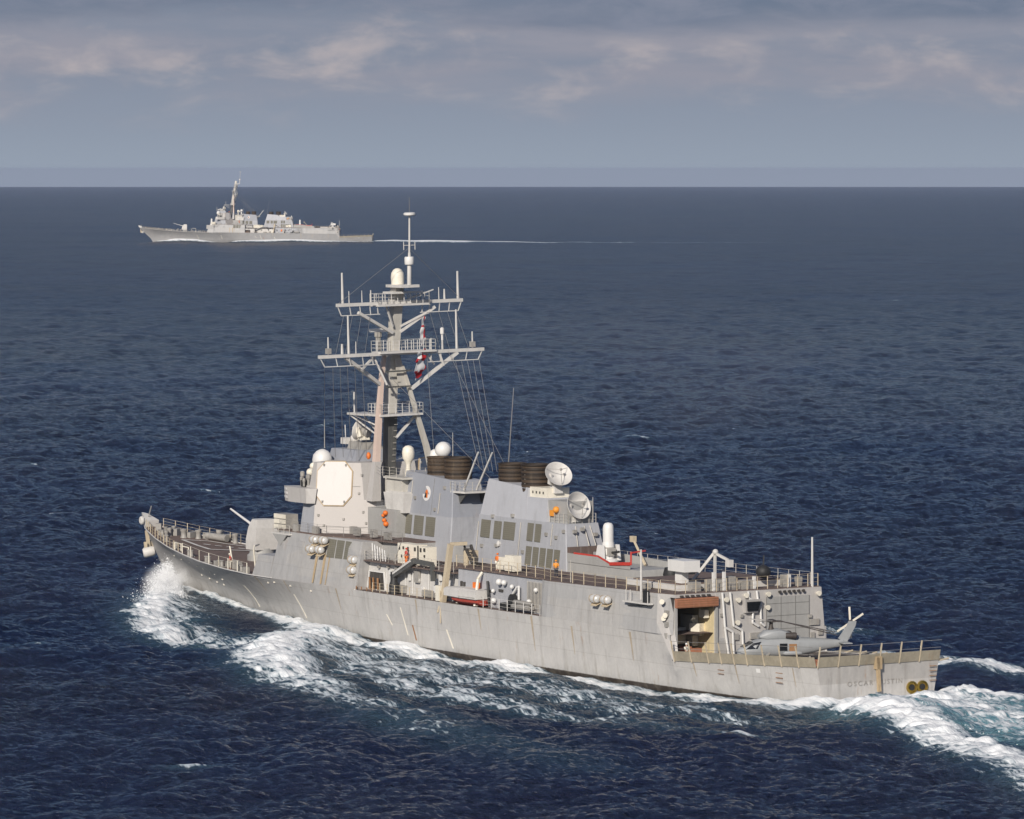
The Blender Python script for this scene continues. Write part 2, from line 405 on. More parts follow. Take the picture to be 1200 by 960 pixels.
# davit post between the two boat bays
dv = MB(); dv.bar((65.6, 9.6, 5.0), (64.6, 9.2, 11.2), .5, .5); dv.bar((64.6, 9.2, 11.2), (64.4, 7.4, 11.2), .35, .35)
dv.tube((65.6, 9.9, 6.3), (65.6, 9.9, 2.9), .06, n=5); dv.tube((65.2, 9.7, 6.5), (66.1, 9.95, 4.0), .09, n=5); dv.build('davit', 'post_beige', SHIP)
dv = MB(); dv.cbox((66.2, 9.7, 6.0), (.7, .5, 1.6)); dv.build('davit_winch', 'cream', SHIP)
# lockers on the boat deck and clutter forward of stack one
lk = MB(); lk.box(74.5, 78.8, 6.4, 7.6, 8.22, 10.35); lk.box(72.5, 74.3, 6.4, 7.55, 8.22, 10.25); lk.each('deck_locker', 'cream', SHIP)
lk = MB()
for x, z, w, h in ((78.3, 9.8, .2, .3), (77.5, 9.9, .3, .3), (76.5, 9.85, .3, .4), (75.0, 9.9, .35, .4), (73.8, 9.9, .25, .4), (73.0, 9.95, .3, .35), (77.9, 9.0, .2, .3), (73.0, 9.3, .2, .25), (74.4, 9.4, .1, 1.8)):
    lk.box(x - w / 2, x + w / 2, 7.56, 7.66, z - h / 2, z + h / 2)
lk.each('locker_fitting', 'interior_dark', SHIP)
rails('guard_rail', [(84.2, 8.6, 8.22), (79.0, 8.65, 8.22), (64.6, 8.85, 8.22)], 1.05, 1.6)
rails('guard_rail', [(104.6, 8.15, 10.24), (93.5, 8.25, 10.24), (88.0, 7.05, 10.24), (79.6, 6.55, 10.24)], 1.05, 1.9, mat='wire', r=.03)
rails('guard_rail', [(104.6, -8.15, 10.24), (79.6, -8.35, 10.24)], 1.05, 1.9, mat='wire', r=.03)
rk = MB()
for i in range(6):
    x = 82.6 - i * .55; rk.tube((x, 8.5, 8.3), (x + .9, 8.1, 10.0 - .12 * i), .07, n=5)
rk.each('spar_rack', 'white', SHIP)
ld = MB()
for s in (0, 1.0): ld.bar((79.6 - s * .1, 7.6 - s, 8.25), (78.0, 7.6 - s, 10.4), .08, .12)
for k in range(8): ld.bar((79.6 - .2 * k, 7.6, 8.4 + .27 * k), (79.6 - .2 * k, 6.6, 8.4 + .27 * k), .25, .05)
ld.build('ladder', 'gear_grey', SHIP)
jk = MB()
for (x, y, z, r) in ((88.3, 3.8, 12.8, .3), (88.8, 3.8, 12.5, .22), (88.5, 3.85, 12.0, .26), (88.2, 3.8, 11.6, .32)): jk.ball((x, y, z), r, .9, 8)
jk.each('life_jacket', 'orange', SHIP, 60)
MB().ball((95.3, 2.0, 18.6), .28, 1.4, 8).build('life_ring', 'orange', SHIP, 60)

# intake louvre panels
def louvres(x0, x1, ya, yb, z0, z1, n, gap=.3, lean=None, parent=SHIP, y_at=None):
    """n tall dark panels on a port face; face given by y at bottom/top"""
    w = ((x0 - x1) - gap * (n - 1)) / n
    for i in range(n):
        a = x0 - i * (w + gap); b = a - w
        m = MB(); m.slab([(a, ya, z0), (b, ya, z0), (b, yb, z1), (a, yb, z1)], .07)
        p = m.build('intake_louvre', 'louvre_olive', parent)
        q = MB()
        for k in range(1, 9):
            f = k / 9; z = z0 + (z1 - z0) * f; y = ya + (yb - ya) * f + .075
            q.box(b + .06, a - .06, y - .01, y + .008, z - .02, z + .02)
        q.build('slats', 'louvre_rib', p)
def yface(z, z0, y0, z1, y1): return y0 + (y1 - y0) * (z - z0) / (z1 - z0)
def yfd(z): return yface(z, 4.7, 9.6, 10.1, 8.6)
louvres(92.1, 86.6, yfd(8.0) + .02, yfd(9.95) + .02, 8.0, 9.95, 3)

# ---- bridge superstructure
def spy(z, d): # left edge of the 45-degree face, then d metres along it
    a, b = 97.1 + .1305 * (z - 10.24), 8.0 - .1436 * (z - 10.24); return (a - .707 * d, b - .707 * d)
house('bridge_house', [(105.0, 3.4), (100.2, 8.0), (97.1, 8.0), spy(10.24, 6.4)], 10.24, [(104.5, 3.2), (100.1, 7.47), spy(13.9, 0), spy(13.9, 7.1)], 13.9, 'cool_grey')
house('pilot_house', [(104.4, 3.2), (100.1, 7.47), spy(13.9, 0), spy(13.9, 5.6)], 13.9, [(103.9, 3.2), (99.9, 7.27), spy(15.3, 0), spy(15.3, 5.4)], 15.3, 'warm_grey')
house('radar_house', [(101.6, 3.2), (99.2, 7.27), spy(15.3, 0), spy(15.3, 5.4)], 15.3, [(101.2, 3.2), (98.9, 6.9), spy(17.9, 0), spy(17.9, 5.0)], 17.9, 'warm_grey')
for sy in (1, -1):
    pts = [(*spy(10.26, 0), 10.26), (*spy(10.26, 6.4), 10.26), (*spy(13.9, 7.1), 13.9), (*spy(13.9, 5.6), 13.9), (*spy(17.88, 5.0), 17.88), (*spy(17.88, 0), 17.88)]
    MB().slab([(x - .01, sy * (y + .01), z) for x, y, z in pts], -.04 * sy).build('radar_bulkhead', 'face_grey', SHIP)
wi = MB()
for i in range(9):
    y = -2.6 + i * .65; wi.slab([(104.34, y - .26, 14.25), (104.34, y + .26, 14.25), (104.16, y + .26, 14.85), (104.16, y - .26, 14.85)], .03)
wi.each('bridge_window', 'glass_dark', SHIP)
def octo(c, u, v, rx, rz, k):
    c, u, v = Vector(c), Vector(u), Vector(v)
    return [c + u * (a * rx) + v * (b * rz) for a, b in ((-1, -k), (-k, -1), (k, -1), (1, -k), (1, k), (k, 1), (-k, 1), (-1, k))]
def radar_face(sy):
    n = Vector((-.707, sy * .707, .19)).normalized(); u = Vector((-.707, -sy * .707, 0)); v = n.cross(u); v = v if v.z > 0 else -v
    ctr = Vector((96.29, sy * 5.70, 15.62)) + n * .03
    def plate(rx, rz, off, t):
        o = octo(ctr + n * off, u, v, rx, rz, .56); sg = 1 if (o[1] - o[0]).cross(o[2] - o[0]).dot(n) > 0 else -1
        return MB().slab(o, t * sg)
    fo = plate(2.06, 2.5, .0, .12).build('radar_frame', 'rust_stain', SHIP); plate(1.96, 2.4, .03, .16).build('radar_panel', 'panel_white', fo)
    b = MB()
    for a_, b_ in ((-.62, .86), (.62, .86), (-.62, -.86), (.62, -.86)): b.cbox(ctr + u * 2.0 * a_ + v * 2.35 * b_ + n * .2, (.16, .16, .25))
    b.each('clip', 'gear_grey', fo)
radar_face(1); radar_face(-1)
# bridge wing
for sy in (1, -1):
    wb = [(103.8, 7.9), (102.2, 8.35), (98.0, 8.35), (97.2, 7.7), (98.5, 6.6), (103.0, 6.6)]; wt = [(103.9, 7.95), (102.3, 8.45), (98.0, 8.45), (97.1, 7.5), (98.5, 6.6), (103.0, 6.6)]
    MB().frustum([(x, sy * y) for x, y in wb][::-sy], 13.45, [(x, sy * y) for x, y in wt][::-sy], 15.1).build('bridge_wing', 'warm_grey', SHIP)
ws = MB()
for k in range(3): ws.slab([(103.75, 8.02, 14.95 - .45 * k), (102.4, 8.45, 14.95 - .45 * k), (102.4, 8.43, 14.7 - .45 * k), (103.75, 8.0, 14.7 - .45 * k)], .08)
ws.each('signal_shutter', 'white', SHIP)
# objects on the bridge roof: binnacle, searchlights, sights
bz = MB()
for x, y, z, r, h in ((102.5, 6.4, 15.3, .25, 1.3), (101.2, 7.2, 15.2, .2, .9), (100.2, 6.9, 15.3, .3, 1.1), (102.8, 4.6, 15.3, .35, 1.9), (101.5, 5.6, 15.3, .45, 1.5), (99.9, 7.6, 15.2, .18, .8)):
    bz.lathe([(r * .7, 0), (r * .7, h * .6), (r, h * .65), (r, h), (r * .5, h + .1)], (x, y, z), n=8)
bz.each('bridge_fitting', 'gear_grey', SHIP, 40)
bz = MB(); bz.ball((101.6, 5.9, 16.6), .45, 1, 10); bz.ball((102.6, 5.0, 17.2), .4, 1, 10); bz.each('searchlight', 'cream', SHIP, 60)
bz = MB(); bz.cbox((101.0, 6.9, 15.6), (.9, .7, .8)); bz.cbox((100.3, 7.4, 15.5), (.5, .5, .7)); bz.each('signal_lamp', 'black', SHIP)
# white satellite dome on the roof
dm = MB(); dm.lathe([(.8, 0), (.8, .6), (1.05, 1.0), (1.12, 1.6), (1.0, 2.15), (.66, 2.55), (.28, 2.74), (0, 2.78)], (102.3, 4.0, 16.3), n=24); dm.build('satellite_dome', 'white', SHIP, 50)
# decoy launcher in front of the bridge (box launcher with white lids)
lb = MB(); lb.cbox((105.3, 7.0, 11.0), (2.8, 1.5, 1.7)); bx = lb.build('box_launcher', 'gear_grey', SHIP)
lw = MB()
for k in range(3): lw.box(103.95, 106.6, 7.76, 7.86, 10.22 + .57 * k, 10.68 + .57 * k)
lw.each('launcher_lid', 'cream', bx)
MB().cbox((105.1, 7.0, 10.05), (2.2, 1.2, .5)).build('launcher_base', 'gear_grey', bx)
MB().box(101.4, 105.5, 4.6, 8.75, 9.72, 9.9).build('launcher_platform', 'pale_grey', SHIP)
lp = MB(); lp.slab([(105.3, 8.72, 9.72), (102.0, 8.72, 9.72), (103.4, 8.78, 8.5)], .12); lp.build('platform_bracket', 'mid_grey', SHIP)
rails('guard_rail', [(105.4, 8.6, 9.9), (101.5, 8.6, 9.9)], .9, 1.3)
# aft part of the bridge block: penthouse, hanging box, platforms
house('director_house', [(103.8, 2.6), (97.3, 2.6)], 17.3, [(103.3, 2.3), (97.6, 2.3)], 19.1, 'dark_cool_grey')
house('penthouse_roof', [(101.5, 1.3), (98.0, 1.3)], 19.1, [(101.2, 1.2), (98.2, 1.2)], 19.9, 'gear_grey')
pm = MB(); pm.cbox((102.4, .8, 19.9), (1.2, 1.0, .7)); pm.ball((101.3, .4, 20.2), .55, .9, 10); pm.cbox((100.2, -.3, 20.1), (.9, .9, .9)); pm.tube((103.4, .4, 19), (103.6, .4, 21.6), .06, n=5); pm.each('sight', 'pale_grey', SHIP, 40)
MB().box(86.2, 92.6, -5.5, 3.6, 10.24, 13.2).build('aft_bridge_house', 'mid_grey', SHIP)
MB().box(88.4, 92.3, -4.5, 1.6, 13.2, 16.6).build('mast_house', 'mast_grey', SHIP)
hb_ = MB(); hb_.frustum([(89.2, 1.7), (89.2, 3.1), (85.6, 3.1), (85.6, 1.7)][::-1], 12.9, [(89.8, 1.7), (89.8, 3.2), (85.4, 3.1), (85.4, 1.7)][::-1], 15.0); hb_.box(85.6, 89.6, 1.8, 3.0, 15.0, 15.15); hb_.build('equipment_housing', 'pale_grey', SHIP)
hb_ = MB(); hb_.box(85.8, 90.2, 1.2, 3.0, 16.5, 16.7); hb_.box(86.6, 90.0, 1.3, 2.7, 15.15, 16.5); hb_.build('equipment_platform', 'mast_grey', SHIP)
rails('guard_rail', [(92, 2.9, 16.7), (85.9, 2.9, 16.7), (85.9, -4.0, 16.7)], 1.0, 1.3)

# ---- mast
trunk = MB()
def tq(x, y, wx, wy, z): return [(x - wx, y - wy, z), (x + wx, y - wy, z), (x + wx, y + wy, z), (x - wx, y + wy, z)]
trunk.loft([tq(94.6, 0, .6, .46, 12), tq(93.9, 0, .6, .46, 20), tq(93.5, 0, .6, .47, 24), tq(93.1, 0, .6, .48, 28), tq(92.4, 0, .6, .48, 31.5), tq(91.8, 0, .6, .50, 35), tq(91.4, 0, .6, .52, 37.2)])
mast = trunk.build('mast', 'mast_grey', SHIP)
mast.rotation_euler = (R(-1.1), 0, 0); mast.location = (0, -.27, 0)
lower = MB(); lower.loft([tq(94.5, 0, .64, .49, 13), tq(93.9, 0, .64, .49, 20), tq(93.57, 0, .64, .5, 23.1)]); lower.build('dark_casing', 'mast_dark', mast)  # darker casing round the lower mast trunk
leg = MB(); leg.loft([tq(92.5, 2.95, .66, .58, 13.9), tq(92.4, 2.55, .38, .34, 18.2)]); leg.build('leg_foot', 'warm_grey', mast)
leg = MB(); leg.loft([tq(92.4, 2.55, .36, .32, 18.2), tq(92.4, 1.95, .29, .25, 24.7), tq(92.4, 1.55, .25, .2, 28.2), tq(92.3, 1.3, .2, .18, 29.8)]); leg.build('leg', 'pinkish_grey', mast)
leg = MB(); leg.loft([tq(92.2, -5.0, .36, .34, 13.9), tq(92.2, -3.6, .30, .26, 19.7), tq(92.2, -1.6, .22, .18, 26.2), tq(92.2, -.8, .2, .16, 28.6)]); leg.build('leg', 'mast_grey', mast)
gs = MB(); gs.slab([(92.2, -.3, 26.3), (92.2, -1.5, 26.3), (92.2, -.5, 29.8), (92.2, .2, 29.8)], .1); gs.build('gusset', 'mast_grey', mast)
gs = MB()
for z in (26.3, 28.0): gs.bar((91.6, 1.6, z), (91.6, -1.6, z), .16)
gs.each('cross_beam', 'mast_dark', mast)
def platform(name, x0, x1, y0, y1, z, t=.22, mat='pale_grey', rail=True, parent=None):
    p = MB().box(x0, x1, y0, y1, z - t, z).build(name, mat, parent or mast)
    if rail: rails('guard_rail', [(x0, y0, z), (x0, y1, z), (x1, y1, z), (x1, y0, z), (x0, y0, z)], 1.15, .75, r=.045, wr=.022, parent=p, mat='pale_grey')
    return p
platform('lower_platform', 91.6, 94.6, -3.0, 2.2, 23.3)
MB().bar((92.8, -2.7, 23.0), (93.2, -.4, 20.6), .25).build('strut', 'pale_grey', mast)
platform('forward_platform', 95.0, 98.8, .5, 2.6, 23.3, rail=False)
fp = MB()
for a, b in (((98.6, 2.4, 23.1), (95.2, 1.0, 21.0)), ((98.6, .8, 23.1), (95.2, .6, 21.0)), ((97.4, 2.5, 23.1), (95.2, 1.0, 22))): fp.bar(a, b, .13)
fp.tube((97.6, 2.3, 23.3), (97.6, 2.3, 25.6), .1, n=6); fp.each('bracket', 'pale_grey', mast)
# fire-control dishes
def director(name, base, aim, r, mat='pale_grey', h=1.6):
    bx = Vector(base); a = Vector(aim).normalized()
    p = MB(); p.frustum([(bx.x - .55, bx.y - .5), (bx.x + .55, bx.y - .5), (bx.x + .55, bx.y + .5), (bx.x - .55, bx.y + .5)], bx.z, [(bx.x - .4, bx.y - .4), (bx.x + .4, bx.y - .4), (bx.x + .4, bx.y + .4), (bx.x - .4, bx.y + .4)], bx.z + h)
    po = p.build(name, mat, SHIP)
    c = bx + Vector((0, 0, h + .45))
    y = MB(); side = a.cross(Vector((0, 0, 1))).normalized()
    for s in (-1, 1): y.bar(c + side * s * .75 - Vector((0, 0, .6)), c + side * s * .75 + a * .35 + Vector((0, 0, .3)), .22, .5)
    y.bar(c + side * .75 - Vector((0, 0, .5)), c - side * .75 - Vector((0, 0, .5)), .3); y.build('yoke', mat, po)
    d = MB(); prof_o = [(r * k / 8, .42 * r * (k / 8) ** 2) for k in range(9)]
    prof = prof_o + [(r * 1.03, .42 * r + .02), (r * 1.03, .42 * r - .07)] + [(r * k / 8, .42 * r * (k / 8) ** 2 - .12) for k in range(7, -1, -1)]
    d.lathe(prof, c + a * .25, a, 28); do = d.build('dish', 'pale_grey', po, 40)
    hcyl = MB(); hcyl.lathe([(.55, 0), (.6, .5), (.45, .9)], c - a * .75, a, 14); hcyl.build('dish_back', 'gear_grey', po, 40)
    fd = MB()
    tip = c + a * (.25 + r * .95)
    for k in range(3):
        an = 2 * math.pi * k / 3 + .5; rim = c + a * (.25 + .4 * r) + (side * math.cos(an) + side.cross(a) * math.sin(an)) * r * .95
        fd.tube(rim, tip, .03, n=4)
    fd.lathe([(.1, 0), (.16, .12), (.1, .25)], tip - a * .1, a, 8); fd.build('feed_horn', 'gear_grey', po)
    return po
director('fire_control_dish', (58.4, .1, 16.5), (-.80, .12, .62), 1.42, h=1.1)
director('fire_control_dish', (54.3, .4, 13.8), (-.93, -.1, .33), 1.42, h=1.0)
director('fire_control_dish', (98.4, .9, 20.2), (.85, .45, .25), 1.15, 'cream', h=.5)
# yards: each a beam with hanging braces, footropes and antennas
def yard(x, z, L, drop, name):
    y = MB(); y.bar((x, -L, z), (x, L, z), .34, .36); yo = y.build(name, 'pale_grey', mast)
    b = MB()
    for s in (-1, 1):
        b.bar((x, s * L * .99, z), (x, s * L * .93, z - drop), .09); b.bar((x, s * L * .93, z - drop), (x, s * L * .32, z - drop), .09)
        for f in (.8, .64, .48, .36): b.bar((x, s * L * f, z), (x, s * L * f * .97, z - drop), .08)
    b.each('hanger', 'pale_grey', yo)
    return yo
y1 = yard(90.7, 30.0, 10.3, 1.1, 'lower_yard'); y2 = yard(90.9, 35.5, 7.85, 1.15, 'upper_yard')
st = MB()
st.bar((90.9, 6.9, 29.8), (92.4, 1.6, 26.4), .36); st.bar((90.7, -7.0, 29.8), (91.6, -1.6, 26.0), .36)
st.bar((90.8, 5.0, 28.4), (91.2, 2.9, 30), .22); st.bar((90.8, 1.9, 26.6), (91.2, 3.3, 29.8), .2); st.bar((90.7, -5.2, 28.4), (90.8, -4.7, 29.9), .22)
st.bar((91, -3.2, 29.8), (91.0, -4.2, 28.6), .16)
st.each('yard_strut', 'pale_grey', mast)
st = MB(); st.bar((90.9, 5.2, 34.6), (91.6, .6, 32.2), .32); st.bar((90.9, -4.4, 34.9), (91.7, -.4, 32.3), .3); st.bar((90.9, 1.7, 35.2), (91.3, .7, 32.9), .18); st.bar((90.9, -3.3, 34.3), (91.6, -.4, 32.9), .22); st.each('yard_strut', 'pale_grey', mast)
platform('yard_platform', 90.1, 92.3, -3.9, 2.9, 30.25, rail=True); platform('upper_yard_platform', 90.2, 92.2, -3.3, 3.0, 35.4, rail=True)
platform('top_platform', 88.4, 92.0, -1.1, 1.1, 37.5, .3, rail=False); platform('second_platform', 89.6, 92.0, -2.2, 1.5, 36.75, .22, rail=False)
MB().bar((90.5, -4.0, 36.8), (90.7, -1.0, 35.9), .12).each('bracket', 'pale_grey', mast)
def whips(parent, x, z, items, name):
    for y, h, r in items:
        MB().tube((x, y, z), (x, y, z + h), r, r * .7, n=6).build(name, 'pale_grey', parent)
whips(y1, 90.7, 30.2, [(6.6, 4.2, .14), (-6.9, 4.3, .14)], 'whip_antenna'); whips(y2, 90.9, 35.7, [(7.1, 3.3, .15), (-7.3, 3.0, .15)], 'whip_antenna')
whips(y1, 90.7, 30.2, [(5.7, 1.3, .06), (-3.7, 1.3, .06), (9.1, 1.9, .1), (-8.9, 1.8, .1), (7.4, 1.1, .16), (-5.1, 1.1, .12)], 'antenna')
whips(y2, 90.9, 35.7, [(6.3, 1.3, .06), (4.7, 1.3, .06), (3.6, 1.3, .09), (-4.9, 1.3, .06), (-5.6, 1.1, .12)], 'antenna')
cp = MB()
for y in (9.1, -8.9): cp.cbox((90.7, y, 30.6), (.5, .5, .6))
cp.each('antenna_base', 'gear_grey', y1)
cp = MB(); cp.lathe([(.12, 0), (.12, .6), (.22, .7), (.22, 1.3), (.1, 1.4)], (90.7, -5.1, 31.2), n=8); cp.build('beacon', 'white', y1, 40)
# navigation radar on a post
nv = MB(); nv.lathe([(.3, 0), (.3, 1.4), (.42, 1.5), (.42, 2.0)], (92.9, 1.7, 30.3), n=8); nvo = nv.build('navigation_radar', 'gear_grey', mast, 40)
MB().cbox((92.9, 1.7, 32.5), (1.9, .35, .35), .9).build('scanner_bar', 'white', nvo)
# mast head: dome, pole, drum, disc
MB().lathe([(.7, 0), (.74, .8), (.68, 1.25), (.45, 1.6), (.2, 1.74), (0, 1.76)], (91.2, .05, 37.5), n=20).build('dome', 'cream', mast, 50)
po = MB(); po.lathe([(.24, 0), (.24, 2.2), (.16, 2.4), (.16, 3.4), (.11, 3.6), (.10, 7.6)], (88.7, 0, 37.5), (-.05, 0, 1), 10); pole = po.build('pole', 'pale_grey', mast, 40)
MB().lathe([(.48, 0), (.52, .1), (.52, .75), (.46, .85)], (88.6, 0, 39.7), n=16).build('drum', 'white', pole, 40)
MB().lathe([(.55, 0), (.66, .1), (.66, .28), (.5, .36)], (88.3, 0, 45.0), n=18).build('disc_antenna', 'white', pole, 40)
MB().tube((88.3, 0, 45.3), (88.3, 0, 47), .03, n=4).build('spike', 'wire', pole)
MB().bar((88.5, -.7, 41.8), (88.5, .7, 41.8), .07).tube((88.5, .7, 41.3), (88.5, .7, 42.2), .05, n=5).tube((88.5, -.7, 41.3), (88.5, -.7, 42.2), .05, n=5).build('dipole', 'pale_grey', pole)
# halyards and wire antennas
hy = MB()
for a, b in [((90.7, 8.6 - .9 * i, 28.9), (98 - i * .9, 4.6 - .5 * i, 18.5)) for i in range(5)] + [((90.7, -6.7 - .75 * i, 28.9), (80.5 - i * 1.1, -3.6 + .1 * i, 17.6)) for i in range(5)]:
    hy.tube(a, b, .028, n=4)
for a, b in [((90.9, 7.0 - 1.1 * i, 34.4), (90.7, 8.2 - 1.2 * i, 30.2)) for i in range(4)] + [((90.9, -7.0 + 1.1 * i, 34.4), (90.7, -8.4 + 1.2 * i, 30.2)) for i in range(4)] + [((90.7, 9.6, 30), (103, 3.2, 19.3)), ((88.6, 0, 41.5), (90.9, 7.6, 35.7)), ((88.6, 0, 41.5), (90.9, -7.6, 35.7)), ((90.2, -5.5, 30), (69.6, -1.2, 17.3)), ((90.2, 4.4, 30), (70.0, 1.0, 17.3))]: hy.tube(a, b, .022, n=4)
hy.tube((91, -3.1, 33), (90, -3.4, 18), .028, n=4); hy.build('halyards', 'wire', mast)

# ---- domes and dishes between mast and first stack
wd_ = MB(); wd_.lathe([(.4, -.8), (.25, .5), (.4, .9), (.64, 1.3), (.69, 1.9), (.58, 2.4), (.32, 2.62), (0, 2.68)], (89.4, .3, 17.3), n=20); wd_.build('antenna_dome', 'cream', SHIP, 45)
MB().box(84.0, 88.3, -4.2, -2.0, 10.24, 16.9).build('dish_house', 'mid_grey', SHIP)
sd = MB(); sd.frustum([(86.8, -3.6), (88.2, -3.6), (88.2, -2.3), (86.8, -2.3)], 16.7, [(87.1, -3.3), (87.9, -3.3), (87.9, -2.6), (87.1, -2.6)], 18.6); sdo = sd.build('satellite_dish', 'pale_grey', SHIP)
MB().lathe([(.2, 0), (.86, .35), (.92, .7), (.7, 1.1), (.32, 1.35), (0, 1.4)], (87.6, -3.2, 19.2), (-.55, .55, .5), 20).build('dish_cover', 'white', sdo, 45)
MB().lathe([(.5, 0), (.62, .9), (.5, 1.4), (.2, 1.6)], (88.6, -2.6, 17.9), n=12).build('dish_drum', 'white', sdo, 45)

# ---- first stack
def stack(name, bot, z0, top, zt, mat): return MB().frustum(bot, z0, top, zt).build(name, mat, SHIP)
def sp(x0, x1, w, cut=.12): return [(x0, -w), (x0, w), (x1 + cut, w), (x1, w - cut * .6), (x1, -w + cut * .6), (x1 + cut, -w)][::-1]
s1m = sp(88.1, 76.4, 2.27)
stack1 = stack('funnel', sp(88.4, 76.2, 2.75), 8.2, s1m, 12.95, 'cool_grey')
s1t = sp(87.3, 77.2, 1.7)
zt1 = [16.9 + .5 * (p[0] - 78) / 9.3 if p[0] >= 78 else 16.85 for p in s1t]
MB().frustum(s1m, 12.95, s1t, zt1).build('funnel_casing', 'dark_cool_grey', stack1)
def yf1(z): return (yface(z, 8.2, 2.75, 12.95, 2.27) if z < 12.95 else yface(z, 12.95, 2.27, 17.1, 1.7)) + .02
louvres(86.9, 79.9, yf1(10.7), yf1(12.75), 10.7, 12.75, 3, .62, parent=stack1)
# white oval badge with an orange and black figure
em = MB(); cx, cz = 82.4, 15.2
def onface(u, w, o): return (cx - u, yf1(cz + w) + o, cz + w)
em.slab([onface(.86 * math.cos(2 * math.pi * k / 24), .80 * math.sin(2 * math.pi * k / 24), .0) for k in range(24)], -.05)
emo = em.build('badge', 'white', stack1)
em = MB(); em.slab([onface(u, w, .055) for u, w in ((-.1, -.45), (.3, -.45), (.25, .1), (.15, .4), (-.1, .35), (-.25, .0))], -.03); em.build('emblem', 'orange', emo)
em = MB(); em.slab([onface(u, w, .09) for u, w in ((-.3, -.45), (.1, -.43), (.1, .0), (-.1, .1))], -.02); em.build('emblem', 'black', emo)
def uptake(x, y, z0, z1, r, parent):
    m = MB(); prof = []
    n = 7
    for k in range(n):
        h = (z1 - z0) * k / n
        prof += [(r, h), (r, h + (z1 - z0) / n * .8), (r * .955, h + (z1 - z0) / n * .84), (r * .955, h + (z1 - z0) / n * .97)]
    prof += [(r * 1.04, z1 - z0), (r * 1.04, z1 - z0 + .12), (r * .9, z1 - z0 + .12), (r * .88, z1 - z0 - 1.2)]
    m.lathe(prof, (x, y, z0), n=26); return m.build('exhaust_uptake', 'soot', parent, 35)
uptake(82.9, 0, 16.3, 18.95, 1.42, stack1); uptake(79.0, 0, 16.3, 19.1, 1.5, stack1)
pf = MB(); pf.slab([(77.4, 1.9, 15.75), (75.0, 1.5, 15.75), (75.0, -2.3, 15.75), (77.4, -2.3, 15.75)], -.2); pfo = pf.build('stack_platform', 'pale_grey', stack1)
pf = MB(); pf.slab([(77.0, 1.0, 15.5), (75.2, 1.0, 15.5), (76.6, 1.0, 14.4)], -.2); pf.slab([(77.0, -1.6, 15.5), (75.2, -1.6, 15.5), (76.6, -1.6, 14.4)], -.2); pf.each('bracket', 'mast_dark', pfo)
rails('guard_rail', [(77.4, 1.9, 15.75), (75.0, 1.5, 15.75), (75.0, -2.3, 15.75)], 1.0, .8, parent=pfo)
for a, b in (((75.7, 1.2, 15.9), (72.6, 1.2, 20.1)), ((75.6, -.3, 15.9), (72.4, -.4, 20.0))): MB().tube(a, b, .13, .09, n=6).build('boom', 'pale_grey', pfo)
# between the stacks: stairs and a fuelling post
MB().box(70.5, 78.5, -2.2, 2.1, 8.22, 10.0).build('midship_house', 'mid_grey', SHIP)
sr = MB(); sr.bar((64.9, 6.6, 10.9), (62.2, 7.4, 9.2), .25, .3); sr.bar((64.9, 7.4, 10.9), (62.2, 8.0, 9.2), .16, .2)
for k in range(5): sr.bar((64.5 - .5 * k, 6.7 + .1 * k, 10.6 - .33 * k), (64.5 - .5 * k, 7.6 + .1 * k, 10.6 - .33 * k), .12)
sr.build('inclined_ladder', 'interior_dark', SHIP)
sr = MB(); sr.tube((65.2, 7.0, 8.8), (65.2, 7.0, 10.6), .3, n=8); sr.cbox((64.4, 6.6, 9.9), (.9, .7, 1.1)); sr.each('fuel_station', 'post_beige', SHIP)

# ---- second stack and aft deckhouse
zl = 13.65
stack2 = MB().frustum(sp(72.3, 52.3, 2.55), 8.6, sp(71.1, 53.4, 1.97), zl).build('after_funnel', 'cool_grey', SHIP)
def tier(x0, x1, X0, X1, zt0, zt1, w): return MB().frustum([(x0, -1.93), (x0, 1.93), (x1, 1.93), (x1, -1.93)][::-1], zl, [(X0, -w), (X0, w), (X1, w), (X1, -w)][::-1], [zt1, zt1, zt0, zt0])
tier(71.0, 61.6, 69.9, 61.7, 17.45, 16.92, 1.5).build('funnel_casing', 'cool_light', stack2)
tier(61.58, 57.35, 61.68, 57.7, 15.98, 16.05, 1.58).build('funnel_casing', 'cool_light', stack2)
MB().box(58.2, 62.3, -1.35, 1.3, 16.0, 17.05).build('funnel_top_house', 'cream', stack2)
fv = MB()
for x in (61.8, 61.1, 60.4, 59.7, 59.0): fv.box(x - .1, x + .1, 1.28, 1.34, 16.4, 16.65)
fv.each('vent', 'interior_dark', stack2)
MB().box(53.9, 57.6, -1.5, 1.55, zl, 15.9).build('aft_director_house', 'mid_grey', stack2)
uptake(67.5, 0, 16.2, 19.05, 1.5, stack2); uptake(62.6, 0, 16.0, 19.2, 1.58, stack2)
MB().tube((70.3, -1.0, 17.2), (68.9, -1.0, 27.0), .07, .04, n=5).build('whip_antenna', 'wire', stack2)
def yf2(z): return yface(z, 8.6, 2.55, zl, 1.97) + .02
for x0, x1, n, z0, z1, gp in ((70.4, 68.55, 1, 11.3, 13.15, 0), (67.7, 66.25, 1, 11.3, 13.15, 0), (65.75, 63.45, 1, 11.35, 13.2, 0), (60.85, 58.15, 2, 11.5, 13.35, .45), (60.75, 54.0, 5, 9.0, 10.95, .36)):
    louvres(x0, x1, yf2(z0), yf2(z1), z0, z1, n, gp, parent=stack2)
yg = MB(); yg.ball((55.7, 1.75, 15.0), .35, 1, 8); yg.cbox((56.6, 1.65, 14.6), (.7, .3, .6)); yg.each('gear_bag', 'yellow_vest', SHIP, 60)
rails('guard_rail', [(57.0, 1.75, zl), (53.5, 1.6, zl), (53.5, -1.7, zl)], 1.0, .8)
